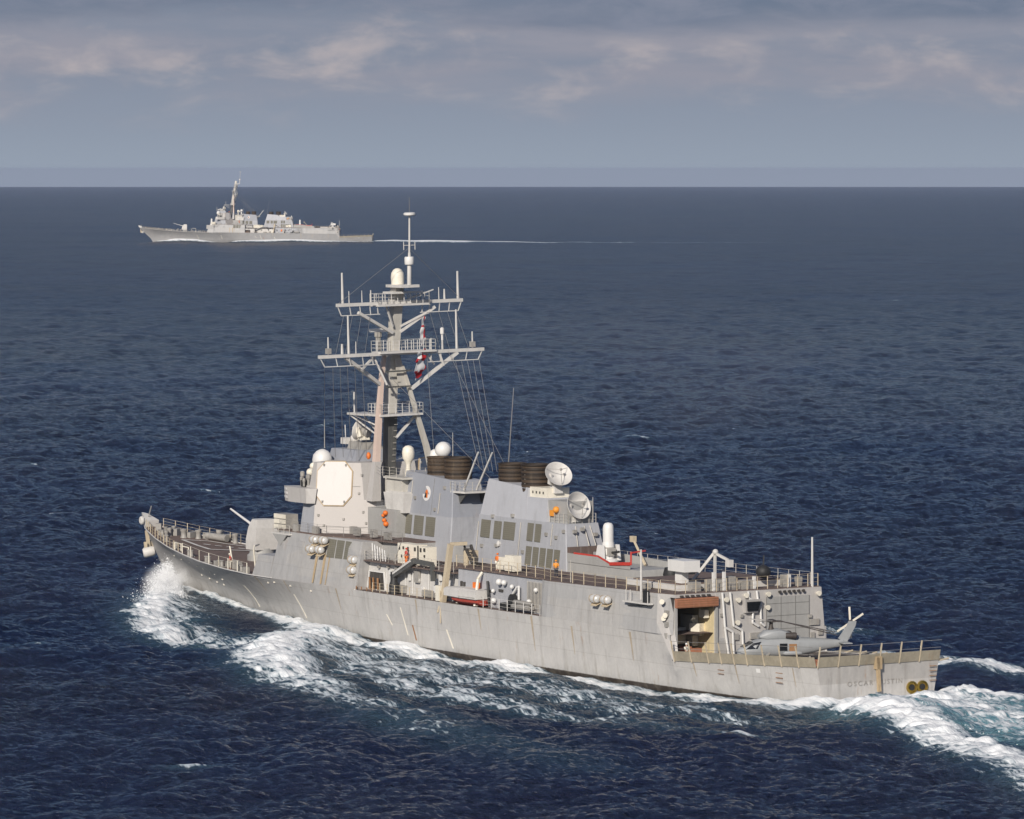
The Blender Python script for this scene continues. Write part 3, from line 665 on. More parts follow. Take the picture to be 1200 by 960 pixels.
# close-in gun platform, bulwark with red edge, house under it
MB().frustum([(52.3, -2.5), (52.3, 2.5), (38.6, 2.4), (38.6, -2.4)][::-1], 8.7, [(52.3, -2.4), (52.3, 2.4), (39.0, 2.3), (39.0, -2.3)][::-1], 9.9).build('gun_platform_house', 'mid_grey', SHIP)
bw = MB(); bw.slab([(52.3, 2.42, 9.9), (46.4, 2.38, 9.9), (46.4, 2.4, 10.8), (52.3, 2.42, 10.8)], .08); bw.slab([(46.4, 2.38, 9.9), (40.3, 2.32, 9.9), (40.3, 2.34, 10.45), (44, 2.36, 10.2), (46.4, 2.38, 10.75)], .08); bw.slab([(52.3, -2.3, 9.9), (40.3, -2.3, 9.9), (40.3, -2.3, 10.5), (52.3, -2.3, 10.8)], .08)
bw.each('bulwark', 'mid_grey', SHIP)
MB().box(52.25, 52.75, -2.15, 2.2, 10.4, 11.35).build('dark_band', 'deck', SHIP)  # dark box added on the after face for the dark band there
bw = MB(); bw.bar((51.0, 2.43, 10.86), (46.4, 2.4, 10.86), .16); bw.bar((46.4, 2.4, 10.86), (44.0, 2.4, 10.26), .14); bw.bar((44.0, 2.4, 10.25), (40.2, 2.38, 10.5), .3, .32); bw.tube((40.2, 2.3, 10.4), (40.2, 2.3, 11.7), .1, n=5); bw.bar((40.2, 2.3, 11.6), (40.2, .6, 11.75), .14); bw.each('red_edge', 'red', SHIP)
def ciws(p, name='close_in_gun'):
    x, y, z = p
    b = MB(); b.lathe([(1.0, 0), (1.05, .5), (.8, .7)], (x, y, z), n=16); bo = b.build(name, 'white', SHIP, 40)
    c = MB()
    for s in (-1, 1): c.frustum([(x - .7, y + s * .95 - .16), (x + .8, y + s * .95 - .16), (x + .8, y + s * .95 + .16), (x - .7, y + s * .95 + .16)], z + .5, [(x - .45, y + s * .9 - .16), (x + .4, y + s * .9 - .16), (x + .4, y + s * .9 + .16), (x - .45, y + s * .9 + .16)], z + 2.1)
    c.build('side_arm', 'white', bo)
    d = MB(); d.lathe([(.55, 0), (.62, .4), (.66, 1.4), (.6, 1.8)], (x, y, z + .55), n=16); d.build('gun_body', 'white', bo, 40)
    r = MB(); r.lathe([(.56, 0), (.56, 1.7), (.5, 2.0), (.35, 2.2), (0, 2.28)], (x, y, z + 2.1), n=20); r.build('radome', 'white', bo, 45)
    e = MB()
    for zz in (1.0, 1.75): e.lathe([(.69, 0), (.69, .12)], (x, y, z + zz), n=16)
    e.cbox((x - .5, y, z + 1.4), (.5, .9, .8)); e.build('gun_band', 'gear_grey', bo)
    g = MB(); g.tube((x - .5, y, z + 1.3), (x - 2.1, y, z + 1.5), .12, n=8); g.build('gun_barrel', 'black', bo)
    return bo
ciws((48.3, 0.0, 9.7)); ciws((107.0, 0.0, 9.6))
MB().box(104.4, 110.2, -2.6, 2.6, 7.0, 9.6).build('forward_gun_house', 'side_grey', SHIP)
td = MB(); td.tube((43.1, -1.2, 10.0), (45.5, -1.3, 12.4), .16, .13, n=6); td.cbox((45.6, -1.3, 12.5), (.6, .45, .6)); td.each('crane_boom', 'post_beige', SHIP)
td = MB(); td.lathe([(.8, 0), (.9, .5), (.7, 1.2)], (37.2, -.6, 9.0), n=10); td.cbox((35.6, -1.5, 9.5), (1.2, 1.0, .9)); td.each('winch', 'black', SHIP, 40)

# ---- small fittings that break up the plating
pq = MB()
for x, z0, z1 in ((85.6, 13.2, 16.4), (79.4, 13.2, 15.4)): pq.tube((x, yf1(z0) + .06, z0), (x, yf1(z1) + .06, z1), .05, n=5)
for x, z0, z1 in ((62.3, 9.2, 13.3), (71.0, 9.2, 12.9), (55.9, 11.3, 13.5)): pq.tube((x, yf2(z0) + .06, z0), (x, yf2(z1) + .06, z1), .05, n=5)
for y, z0, z1 in ((1.0, 9.9, 13.4), (-.2, 11.4, 13.4), (-1.0, 11.4, 13.4)): pq.tube((52.35, y, z0), (53.3, y * .85, z1), .06, n=5)
pq.each('cable_pipe', 'rail_grey', SHIP)
pq = MB()
for x, z in ((84.7, 14.6), (80.2, 13.6), (78.6, 16.0), (86.4, 13.9)): pq.cbox((x, yf1(z) + .06, z), (.35, .2, .35))
for x, z in ((69.9, 10.4), (66.9, 10.6), (64.1, 13.9), (61.4, 10.3), (57.0, 12.4), (55.0, 12.2), (53.6, 12.9), (68.2, 13.6)): pq.cbox((x, yf2(min(z, 13.6)) + .04, z), (.4, .25, .35))
for d, z in ((5.2, 16.6), (5.0, 14.6), (5.6, 12.6), (.5, 12.2), (6.0, 11.4), (1.2, 11.1), (3.4, 11.8)):
    a, b = spy(z, d); pq.cbox((a - .05, b + .05, z), (.22, .22, .22), R(45))
for y, z in ((1.2, 12.9), (-1.3, 12.5), (.3, 13.1)): pq.cbox((52.9, y, z), (.3, .4, .35))
for x, y, z in ((93.0, 5.2, 10.7), (89.6, 6.6, 10.8), (86.4, 6.3, 10.8), (83.5, 6.2, 10.7), (96.5, 8.0, 10.6), (100.8, 8.1, 10.6)): pq.cbox((x, y, z), (.9, .5, .8))
pq.each('electrical_box', 'gear_grey', SHIP)
sm = MB()
for z in (10.95, 15.35): 
    a, b = spy(z, 6.2 if z < 13 else 5.1); c, d = spy(z, 0); sm.bar((c - .04, d + .04, z), (a - .04, b + .04, z), .03)
for x in (81.0,): sm.bar((x, yf1(13) + .01, 13), (x, yf1(16.9) + .01, 16.9), .03)
sm.each('weld_seam', 'seam_grey', SHIP)
lr = MB()
for k in range(12): lr.bar((87.6, yf1(13.1 + .3 * k) + .06, 13.1 + .3 * k), (87.2, yf1(13.1 + .3 * k) + .06, 13.1 + .3 * k), .05)
for k in range(20): lr.bar((93.9 - .1 * k, -.2, 14 + .75 * k * .9), (93.9 - .1 * k, .2, 14 + .75 * k * .9), .05)
lr.build('ladder_rungs', 'rail_grey', SHIP)
for p, h in (((103.6, 3.0, 19.1), 3.2), ((99.0, -1.5, 19.1), 2.8), ((86.1, -3.4, 16.9), 4.5), ((53.6, -1.4, 13.7), 2.6), ((41, 8.9, 8.9), 2.2), ((62.4, 1.5, 16.9), 1.8)): MB().tube(p, (p[0], p[1], p[2] + h), .06, .03, n=5).build('whip_antenna', 'rail_grey', SHIP)

# ---- midships bay wall and the 01 deck aft
house('bay_house', [(64.2, 8.6), (46.0, 8.6)], 5.0, [(64.2, 8.5), (46.0, 8.5)], 8.72, 'cool_grey')
aft_pts = [(46.6, 8.6), (46.35, 9.2), (45.6, 9.6), (44.4, 9.78), (24.3, 9.25), (22.15, 8.75)]
aft_top = [(46.6, 8.5), (46.35, 9.0), (45.6, 9.25), (44.4, 9.38), (24.6, 8.95), (22.3, 8.45)]
af = MB(); n0 = ring_sym(aft_pts); n1 = ring_sym(aft_top); nn = len(n0)
zb = [5.12] * nn
vs = [(p[0], p[1], 5.12) for p in n0] + [(p[0], p[1], 8.78 if p[0] > 30 else 9.0) for p in n1]
af.add(vs, [(i, (i + 1) % nn, nn + (i + 1) % nn, nn + i) for i in range(nn) if i != 5]); af.build('aft_deckhouse_side', 'side_grey', SHIP)
dk = MB(); dk.frustum([(65, -8.7), (65, 8.7), (46.6, 8.7), (44.4, 9.3), (36, 9.2), (36, -9.2), (44.4, -9.3), (46.6, -8.7)][::-1], 8.72, [(65, -8.7), (65, 8.7), (46.6, 8.7), (44.4, 9.3), (36, 9.2), (36, -9.2), (44.4, -9.3), (46.6, -8.7)][::-1], 8.86); dk.build('upper_deck', 'deck', SHIP)
dk = MB(); dk.frustum([(36, -9.2), (36, 9.2), (24.6, 8.88), (22.3, 8.4), (22.3, -8.4), (24.6, -8.88)][::-1], [8.9] * 6, [(36, -9.2), (36, 9.2), (24.6, 8.88), (22.3, 8.4), (22.3, -8.4), (24.6, -8.88)][::-1], [9.06, 9.06, 9.06, 9.06, 8.9, 8.9]); dk.build('hangar_roof', 'deck', SHIP)
rails('guard_rail', [(64.4, 8.6, 8.86), (46.6, 8.6, 8.86), (44.4, 9.2, 8.86), (36, 9.1, 8.9), (24.6, 8.85, 9.06)], 1.2, 1.75, mat='post_beige', r=.05)
rails('guard_rail', [(64.4, -8.6, 8.86), (46.6, -8.6, 8.86), (44.4, -9.2, 8.86), (24.6, -8.85, 9.06)], 1.2, 1.9, mat='rail_grey')
rails('guard_rail', [(24.5, 8.7, 9.06), (22.45, 8.3, 9.06), (22.45, -8.3, 9.06)], 1.25, 1.15, mat='post_beige', r=.045)
# bay gear: pipes, life-jackets, torpedo tubes, hose reels
tt = MB()
for dy, dz in ((0, 0), (.45, 0), (.22, .4)): tt.lathe([(.2, 0), (.25, .15), (.25, 3.2), (.2, 3.4)], (51.6, 9.0 + dy, 5.75 + dz), (-1, 0, 0), 10)
tt.each('torpedo_tube', 'gear_grey', SHIP, 40)
bg = MB()
for x, z, w, h in ((63.4, 6.9, .35, 1.0), (62.8, 6.9, .3, .9), (55.3, 7.0, .8, .25), (57.8, 6.8, 1.8, .2)): bg.box(x - w / 2, x + w / 2, 8.54, 8.68, z - h / 2, z + h / 2)
bg.each('wall_vent', 'interior_dark', SHIP)
bg = MB()
for x, z, r in ((54.2, 7.9, .3), (52.6, 7.6, .25), (49.2, 6.3, .28), (51.0, 5.9, .3), (56.4, 6.9, .22), (47.8, 7.6, .25), (56.3, 5.9, .3), (55.2, 7.9, .35)): bg.ball((x, 8.9, z), r, 1, 8)
bg.path([(52.4, 8.9, 6.9), (51.6, 8.9, 7.6), (51.2, 8.9, 7.7), (51.2, 8.9, 6.4)], .13); bg.each('bay_fitting', 'white', SHIP, 60)
bg = MB(); bg.path([(57.2, 8.9, 5.3), (57.2, 9.0, 6.4), (57.7, 8.8, 7.8)], .14); bg.lathe([(.7, 0), (.7, .4)], (52.3, 8.75, 6.2), (0, 1, 0), 14); bg.cbox((58.2, 9.0, 5.7), (.6, .6, 1.2)); bg.cbox((53.4, 9.1, 5.6), (1.6, .6, .6)); bg.each('hose_reel', 'black', SHIP)
bg = MB(); bg.box(59.6, 60.6, 8.56, 8.9, 6.2, 7.5); bg.build('fire_box', 'orange', SHIP)
bg = MB()
for k in range(16): x = 49.8 - k * .28; bg.tube((x, 8.75, 5.3), (x, 8.7, 8.4), .045, n=4)
bg.each('bay_pipe', 'rail_grey', SHIP)
rails('guard_rail', [(58.6, 9.75, 5.2), (45.6, 9.75, 5.2)], 1.1, 1.5, mat='pale_grey', r=.045)
rails('guard_rail', [(80.4, 9.8, 5.1), (67.5, 9.8, 5.2)], 1.0, 1.6, mat='post_beige', r=.045)
rails('guard_rail', [(84.2, 9.7, 5.1), (80.6, 9.75, 5.1)], .35, 1.2, mat='rust_brown', r=.06)
bg = MB(); bg.tube((58.8, 9.7, 5.2), (58.8, 9.3, 8.0), .16, n=6); bg.tube((58.8, 9.3, 8.0), (59.0, 8.7, 8.6), .16, n=6); bg.build('boat_davit', 'cream', SHIP)
# white lockers and box on 01 deck by stack two
bx2 = MB(); bx2.box(53.9, 55.7, 7.0, 7.9, 9.0, 10.6); bx2.box(55.9, 57.3, 7.0, 7.7, 9.0, 10.3); bx2.each('deck_locker', 'cream', SHIP)
MB().lathe([(.3, 0), (.33, .2), (.1, .3)], (66.4, 2.3, 10.8), (0, 1, .2), 8).build('floodlight', 'pale_grey', SHIP)
# raised coaming over the missile cells, gear on the hangar roof
MB().box(24.9, 34.5, -6.3, 6.4, 9.06, 9.6).build('cell_coaming', 'pale_grey', SHIP)
MB().box(25.4, 34.0, -5.8, 5.9, 9.6, 9.72).build('missile_cell_deck', 'deck', SHIP)
gx = MB(); gx.box(24.4, 27.4, 4.2, 6.0, 10.9, 12.0); gx.cbox((26.3, 5.1, 10.3), (1.2, .8, 1.6)); gx.each('launcher_box', 'white', SHIP)
gx = MB(); gx.bar((28.8, 2.2, 9.7), (27.0, .8, 12.5), .26); gx.bar((27.0, .8, 9.7), (27.0, .8, 12.5), .22); gx.bar((27.0, .8, 12.4), (25.2, .4, 11.8), .22); gx.cbox((25.0, .4, 11.5), (.7, .5, .7)); gx.ball((26.9, .8, 12.5), .3, 1, 8); gx.build('small_crane', 'pale_grey', SHIP, 50)
gx = MB(); gx.ball((24.0, -2.9, 10.6), .75, .9, 10); gx.tube((24.0, -2.9, 10.9), (23.9, -2.9, 12.2), .08, n=5); gx.build('covered_gun', 'black', SHIP, 60)
gx = MB()
for x, y, sx, sy, sz in ((23.6, 3.2, 1, 1.4, 1.1), (23.8, 1.1, .8, .8, 1.3), (23.4, -.6, .7, 1.6, .9), (23.6, -5.2, .8, .7, 1.2), (23.8, -6.9, .5, .6, .9), (24.2, 5.0, .9, 1.0, .9), (29, 7.6, 1.2, .5, .6)): gx.box(x - sx / 2, x + sx / 2, y - sy / 2, y + sy / 2, 9.05, 9.05 + sz)
gx.each('roof_locker', 'gear_grey', SHIP)
gx = MB()
for y in (3.5, 2.3, -1.2, -5.3): gx.box(22.9, 23.2, y - .12, y + .12, 9.06, 10.9 if y > 0 else 10.3)
gx.each('roof_post', 'white', SHIP)
for p in ((27.3, 9.15, 8.2), (22.4, -7.6, 9.0)): MB().tube(p, (p[0], p[1], p[2] + 4.9), .14, .09, n=7).build('whip_antenna', 'pale_grey', SHIP)
gx = MB(); gx.box(25.0, 29.8, 9.2, 9.75, 7.85, 8.0)
for x in (25.4, 26.6, 28.6, 29.4): gx.tube((x, 9.6, 8.0), (x, 9.6, 9.1), .04, n=5)
gx.build('antenna_platform', 'pale_grey', SHIP)
gx = MB(); gx.box(25.8, 26.3, 9.2, 9.6, 8.0, 9.2); gx.bar((25.2, 9.5, 7.8), (29.5, 9.3, 7.5), .1); gx.build('antenna_tuner', 'black', SHIP)

# ---- hangar: aft face with the open port door, closed starboard door, booth, white pipes
hang = MB()
def face(y0, y1, z0, z1, x=22.0): hang.box(x, x + .25, y0, y1, z0, z1)
hang.add([(22.0, -9.0, 2.55), (22.0, 3.95, 2.55), (22.0, 3.95, 9.0), (22.0, -8.4, 9.0), (22.3, -9.0, 2.55), (22.3, 3.95, 2.55), (22.3, 3.95, 9.0), (22.3, -8.4, 9.0)], [(0, 1, 2, 3), (4, 5, 6, 7), (0, 1, 5, 4), (1, 2, 6, 5), (2, 3, 7, 6), (3, 0, 4, 7)])
face(3.95, 8.5, 8.7, 9.0, 22.05)
hangar = hang.build('hangar', 'warm_grey', SHIP)
ch = MB(); ch.add([(21.3, 8.6, 2.6), (21.7, 9.0, 2.6), (24.3, 9.27, 6.2), (24.5, 8.98, 9.0), (22.1, 8.4, 9.0), (22.0, 8.55, 5.5)], [(0, 1, 2, 3, 4, 5)]); ch.build('corner_plate', 'warm_grey', hangar)
ro = MB(); ro.box(22.3, 34, 3.9, 4.0, 2.66, 8.7); ro.build('hangar_wall', 'interior_cream', hangar)
ro = MB(); ro.box(22.3, 34, 8.5, 8.6, 2.66, 8.7); ro.build('hangar_wall', 'interior_dark', hangar)  # dark colour stands for the shade inside the open hangar
ro = MB(); ro.box(33.8, 34.0, 4.0, 8.5, 2.66, 8.7); ro.build('hangar_end', 'interior_dark', hangar)  # end wall darkened in colour for the unlit depth
ro = MB(); ro.box(22.2, 34, 3.9, 8.6, 8.55, 8.69); ro.build('hangar_ceiling', 'interior_dark', hangar)  # ceiling carries the same painted shade
ro = MB(); ro.box(21.9, 34, 3.9, 8.6, 2.5, 2.66); ro.build('hangar_floor', 'flight_deck', hangar)
dh = MB(); dh.box(21.6, 22.04, 3.85, 8.62, 7.75, 8.65); dho = dh.build('roller_door_box', 'roller_brown', hangar)
dd = MB()
for k in range(4): dd.box(21.57, 21.6, 3.9, 8.58, 7.82 + k * .22, 7.87 + k * .22)
dd.build('roller_slat', 'rust_brown', dho)
dj = MB(); dj.box(21.8, 21.98, 3.8, 4.02, 2.66, 7.75); dj.box(21.8, 22.05, 8.45, 8.62, 2.66, 7.75); dj.each('door_jamb', 'mid_grey', hangar)
bsh = MB(); bsh.box(25.0, 27.2, 4.05, 4.7, 3.6, 6.6); bsh.cbox((24.4, 4.6, 5.3), (1.2, .8, 1.2), .4); bsh.cbox((26.6, 5.6, 4.6), (1.6, 1.2, 1.6), .2); bsh.cbox((23.4, 4.4, 6.9), (1.0, .5, .8)); bsh.build('hangar_gear', 'cream', hangar)
bsh = MB(); bsh.cbox((24.5, 6.2, 3.2), (1.2, 1.4, 1.0)); bsh.cbox((23.5, 5.2, 3.1), (.7, .8, .9)); bsh.build('tool_chest', 'roller_brown', hangar)
# closed starboard door
sd_ = MB(); sd_.box(21.94, 21.985, -6.9, -1.9, 2.7, 8.3); sdo_ = sd_.build('roller_door', 'mid_grey', hangar)
sl_ = MB()
for z in (5.1, 6.4, 7.6): sl_.box(21.915, 21.94, -6.9, -1.9, z, z + .05)
for y in (-6.9, -1.9, -5.3, -3.6): sl_.box(21.91, 21.937, y - .03, y + .03, 2.7, 8.3)
sl_.build('door_seam', 'seam_grey', sdo_)
# white pipes with a jog
def pipe(y0, y1, zt, zj, ze, y2=None):
    m = MB(); m.path([(21.85, y0, 9.0), (21.85, y0, zt), (21.75, y1, zt - .55), (21.75, y1, ze)], .12); return m.build('vent_pipe', 'white', hangar)
def pipe2(pts): return MB().path([(21.85 - .05, y, z) for y, z in pts], .12).build('vent_pipe', 'white', hangar)
pipe2([(3.3, 9.0), (3.0, 5.6), (2.1, 5.1), (2.0, 2.9)]); pipe2([(2.4, 9.0), (2.0, 5.7), (1.0, 5.2), (.9, 3.2)])
pipe2([(.3, 9.0), (.2, 8.3), (-.3, 8.0), (-.2, 5.9), (-.9, 5.5)]); pipe2([(-.7, 9.0), (-.8, 8.2), (-1.1, 7.9), (-1.2, 5.8), (-1.6, 5.5)])
pipe2([(3.0, 5.5), (2.6, 3.0)])
bo_ = MB(); bo_.frustum([(22.05, -.75), (22.05, .75), (21.6, .7), (21.6, -.7)][::-1], 6.9, [(22.05, -1.0), (22.05, 1.0), (21.3, .95), (21.3, -.95)][::-1], 8.2); booth = bo_.build('control_booth', 'warm_grey', hangar)
MB().slab([(21.48, -.62, 7.1), (21.48, .62, 7.1), (21.27, .8, 8.0), (21.27, -.8, 8.0)], -.06).build('window', 'glass_dark', booth)
lt = MB()
for y, z in ((1.5, 8.2), (-2.0, 8.6), (-1.9, 7.3), (1.6, 6.0), (-7.9, 8.4), (2.9, 8.3), (.6, 8.6)): lt.lathe([(.12, 0), (.26, .3), (.26, .42)], (22.0, y, z), (-1, 0, 0), 10)
for (x, y, z) in ((23.6, 9.15, 8.3), (23.4, 9.1, 6.7), (23.2, 9.05, 7.0)): lt.lathe([(.12, 0), (.26, .3), (.26, .42)], (x, y, z), (-1, .5, 0), 10)
lt.each('flood_lamp', 'cream', hangar, 40)
vt = MB()
for k in range(6): vt.lathe([(.1, 0), (.16, .3)], (22.0, -3.4 - k * .55, 8.75), (-1, 0, 0), 8)
for k in range(6): vt.cbox((21.9, 7.9 - k * .62, 8.85), (.25, .3, .16))
vt.each('roof_lamp', 'interior_dark', hangar)
bxs = MB()
for x, y, z, w, h in ((22.0, -7.5, 5.6, 1.1, .6), (22.0, -8.2, 4.6, .5, .6), (22.0, -6.8 - .5, 4.3, .4, .6), (22.0, 1.7, 4.6, .6, .6), (22.0, -.6, 4.6, 1.2, .6), (22.0, -7.0, 6.2, .4, .3), (22.0, 3.3, 6.8, .3, .3), (22.0, 1.0, 6.6, .3, .3)): bxs.box(x - .2, x + .02, y - w / 2, y + w / 2, z - h / 2, z + h / 2)
for z in (5.0, 6.1, 7.2): bxs.cbox((23.0, 8.95, z), (.4, .3, .5))
bxs.each('junction_box', 'gear_grey', hangar)

# ---- flight deck edge: nets, posts, markings, deck gear
edge = [(21.4, 8.95), (16, 8.5), (10, 8.0), (5, 7.45), (.05, 6.9), (.0, 0.0), (.05, -6.9), (5, -7.45), (10, -8.0), (16, -8.5), (21.4, -8.95)]
nt = MB(); pst = MB(); tw = MB()
for (a, b) in zip(edge[:-1], edge[1:]):
    down = a[1] < -1 and b[0] > 1
    a, b = Vector((*a, zd(a[0]) - 3.75)), Vector((*b, zd(b[0]) - 3.75)); d = (b - a); d.z = 0; d.normalize(); out = Vector((-d.y, d.x, 0)); out = out if out.dot(Vector((a.x - 11, a.y, 0))) > 0 else -out
    if down: nt.slab([a + out * .05 + Vector((0, 0, 3.66)), b + out * .05 + Vector((0, 0, 3.66)), b + out * 1.1 + Vector((0, 0, 3.8)), a + out * 1.1 + Vector((0, 0, 3.8))], .04)
    else: nt.slab([a + out * .08 + Vector((0, 0, 3.78)), b + out * .08 + Vector((0, 0, 3.78)), b + out * .32 + Vector((0, 0, 4.75)), a + out * .32 + Vector((0, 0, 4.75))], .04)
    n = max(1, round((b - a).length / 2.3))
    for i in range(n):
        p = a.lerp(b, i / n); pst.bar(p + out * .1 + Vector((0, 0, 3.7)), p + (out * 1.1 + Vector((0, 0, 3.9)) if down else out * .55 + Vector((0, 0, 5.75))), .11)
    for z, o in ((3.75, .6), (3.85, 1.1)) if down else ((5.0, .39), (5.7, .54)): tw.tube(a + out * o + Vector((0, 0, z)), b + out * o + Vector((0, 0, z)), .025, n=4)
net = nt.build('safety_net', 'net_beige', SHIP); pst.each('net_post', 'post_beige', net); tw.build('net_wire', 'wire', net)
fm = MB(); zf = 3.725
def strip(p, q, w):
    p, q = Vector((*p, zf)), Vector((*q, zf)); d = (q - p).normalized(); o = Vector((-d.y, d.x, 0)) * w / 2
    n = 6; L = [p.lerp(q, i / n) for i in range(n + 1)]
    for a, b in zip(L[:-1], L[1:]): fm.add([Vector((v.x, v.y, zd(v.x) - .03)) for v in (a - o, b - o, b + o, a + o)], [(0, 1, 2, 3)])
strip((1.0, 6.2), (1.0, -6.2), .25); strip((20, 4.2), (20, -4.2), .25); strip((1.2, 0), (19.8, 0), .22); strip((1.2, 5.9), (20, 7.8), .2); strip((1.2, -5.9), (20, -7.8), .2)
fm.build('deck_marking', 'deck_line', SHIP)
dg = MB()
zfl = lambda x: zd(x) - .05
for x, y, s in ((20.3, 7.2, .6), (19.5, 4.0, .5), (18.6, 6.6, .4), (8.5, 6.8, .45), (12.5, 7.2, .4), (4.0, 5.8, .5), (3.2, 2.5, .6), (2.6, -1.5, .5), (5.8, -3.4, .6)): dg.cbox((x, y, zfl(x) + s * .5), (s * 1.6, s, s), x)
dg.each('deck_chock', 'cream', SHIP)
dg = MB()
for x, y, s in ((19.8, 6.0, .7), (17.5, 7.4, .5), (6.5, 6.6, .5), (14.0, 5.0, .5), (3.0, 4.4, .6), (2.0, -3.6, .5)): dg.cbox((x, y, zfl(x) + s * .5), (s * 2.0, s, s), y)
dg.each('deck_box', 'roller_brown', SHIP)
# transom fittings
tf = MB()
for y in (-3.75, -4.95): tf.lathe([(.60, 0), (.60, .16), (.48, .18), (.42, .05)], (-.02, y, 1.33), (-1, 0, 0), 20)
nx = tf.each('stern_port', 'brass', SHIP, 40)
tf = MB()
for y in (-3.75, -4.95): tf.lathe([(.30, 0), (.30, .1)], (-.06, y, 1.33), (-1, 0, 0), 14)
tf.each('port_plug', 'black', nx[0])
tf = MB(); tf.bar((-.35, .15, 1.2), (-.35, .35, 4.4), .3); tf.box(-.5, 0, -.1, .55, 3.3, 4.5); tf.build('stern_post', 'rust_stain', SHIP)
tf = MB()
for z in (1.9, 2.35, 2.8, 3.25): tf.bar((-.2, -6.5, z), (-.2, -5.7, z), .06); tf.bar((5.2, 7.32, z), (6.2, 7.42, z), .06); tf.bar((14.0, 8.2, z * .8 + .5), (14.9, 8.3, z * .8 + .5), .05)
tf.each('rung', 'rust_brown', SHIP)
def lettering(s, p, size, rot, name, mat, parent, sx=1.0):
    cu = bpy.data.curves.new(name, 'FONT'); cu.body = s; cu.size = size; cu.extrude = .01; cu.align_x = 'CENTER'; cu.space_character = 1.45
    o = bpy.data.objects.new(name, cu); COL.objects.link(o)
    dg_ = bpy.context.evaluated_depsgraph_get(); me = bpy.data.meshes.new_from_object(o.evaluated_get(dg_)); bpy.data.objects.remove(o); bpy.data.curves.remove(cu)
    me.materials.clear(); me.materials.append(MATS[mat])
    q = bpy.data.objects.new(name, me); COL.objects.link(q); q.parent = parent; q.location = p; q.rotation_euler = rot; q.scale = (sx, 1, 1); return q
transom_o = [o for o in COL.objects if o.name == 'transom'][0]
lettering('OSCAR', (-.035, 2.1, 1.82), .64, (R(90), 0, R(-90)), 'name_lettering', 'name_grey', transom_o, 1.1)
lettering('AUSTIN', (-.035, -1.25, 1.82), .64, (R(90), 0, R(-90)), 'name_lettering', 'name_grey', transom_o, 1.0)
def on_hull(x, f, off=.02): a, b, c = hull_pt(x, f); return Vector((a, b + off, c))
wm = MB()
def mark(x, z0, z1, w, dx=0.0):
    f0, f1 = z0 / zd(x), z1 / zd(x); n = 6
    pts = [on_hull(x + dx * k / n, f0 + (f1 - f0) * k / n, .025) for k in range(n + 1)]
    for a, b in zip(pts[:-1], pts[1:]): wm.slab([a, a + Vector((w, 0, 0)), b + Vector((w, 0, 0)), b], .02)
for x, z0, z1, w in ((115.5, .6, 3.0, .22), (99.2, .7, 3.3, .2), (73.2, 1.0, 3.9, .2), (63.6, .4, 2.3, .28), (76.5, 1.8, 2.9, .2)): mark(x, z0, z1, w, 1.0)
wm.build('draft_stripe', 'cream', hull)
wm = MB(); mark(71.4, .6, 2.2, .25, .5); wm.build('drain_stain', 'rust_brown', hull)
wm = MB()
for x, z in ((127, 3.6), (129, 3.7), (131.5, 3.9), (134, 4.0), (137, 4.2), (140, 4.4), (143, 4.6), (128, 2.3), (131, 2.4), (134, 2.6), (137, 2.8), (104, 4.4), (100, 4.3), (106, 4.2), (95, 4.1), (125.5, 3.1)):
    p = on_hull(x, z / zd(x), .0); wm.cbox(p, (.22, .16, .16))
wm.each('hull_fitting', 'cream', hull)
wm = MB(); wm.slab([on_hull(8.4, .78, .03), on_hull(9.0, .78, .03), on_hull(9.0, .9, .03), on_hull(8.4, .9, .03)], .02); wm.build('hull_mark', 'white', hull)
rs = MB()
for x, w in ((94.6, .5), (92.8, .55), (91.6, .3)): rs.slab([(x, yfd(8.2) + .015, 8.2), (x - w, yfd(8.2) + .015, 8.2), (x - w * .8, 9.62, 5.05), (x - w * .2, 9.62, 5.05)], .012)
rs.build('rust_streak', 'rust_stain', SHIP)

for x, w, f0, f1 in ((108.5, .35, .99, .62), (101, .25, .98, .7), (88.5, .3, .97, .5), (70.6, .3, .98, .66), (57.5, .35, .98, .55), (47.0, .4, .98, .3), (39.5, .35, .9, .35), (29.0, .4, .95, .4), (18.5, .35, .97, .5), (12.0, .3, .97, .4), (3.5, .3, .97, .45)):
    st_ = MB(); pts = [on_hull(x, f0 + (f1 - f0) * k / 5, .012) for k in range(6)]
    for k, (a, b) in enumerate(zip(pts[:-1], pts[1:])): wa, wb = w * (1 - k / 6), w * (1 - (k + 1) / 6); st_.slab([a, a + Vector((wa, 0, 0)), b + Vector((wb, 0, 0)), b], .008)
    st_.build('rust_streak', 'rust_faint', hull)
dr_ = MB()
for x, y, z, nx, ny in ((92.45, -1.0, 11.3, -1, 0), (86.15, 1.0, 11.3, -1, 0), (52.0, -.9, 9.85, -1, 0), (21.97, 3.4 - .2, 3.6, -1, 0)):
    dr_.box(x - .06, x + .02, y - .42, y + .42, z - .95, z + .95)
for x, y, z in ((103.2, 8.62, 8.6), (98.4, 8.75, 8.4)): dr_.box(x - .4, x + .4, y - .12, y + .1, z - .9, z + .9)
dr_.each('watertight_door', 'side_grey', SHIP)

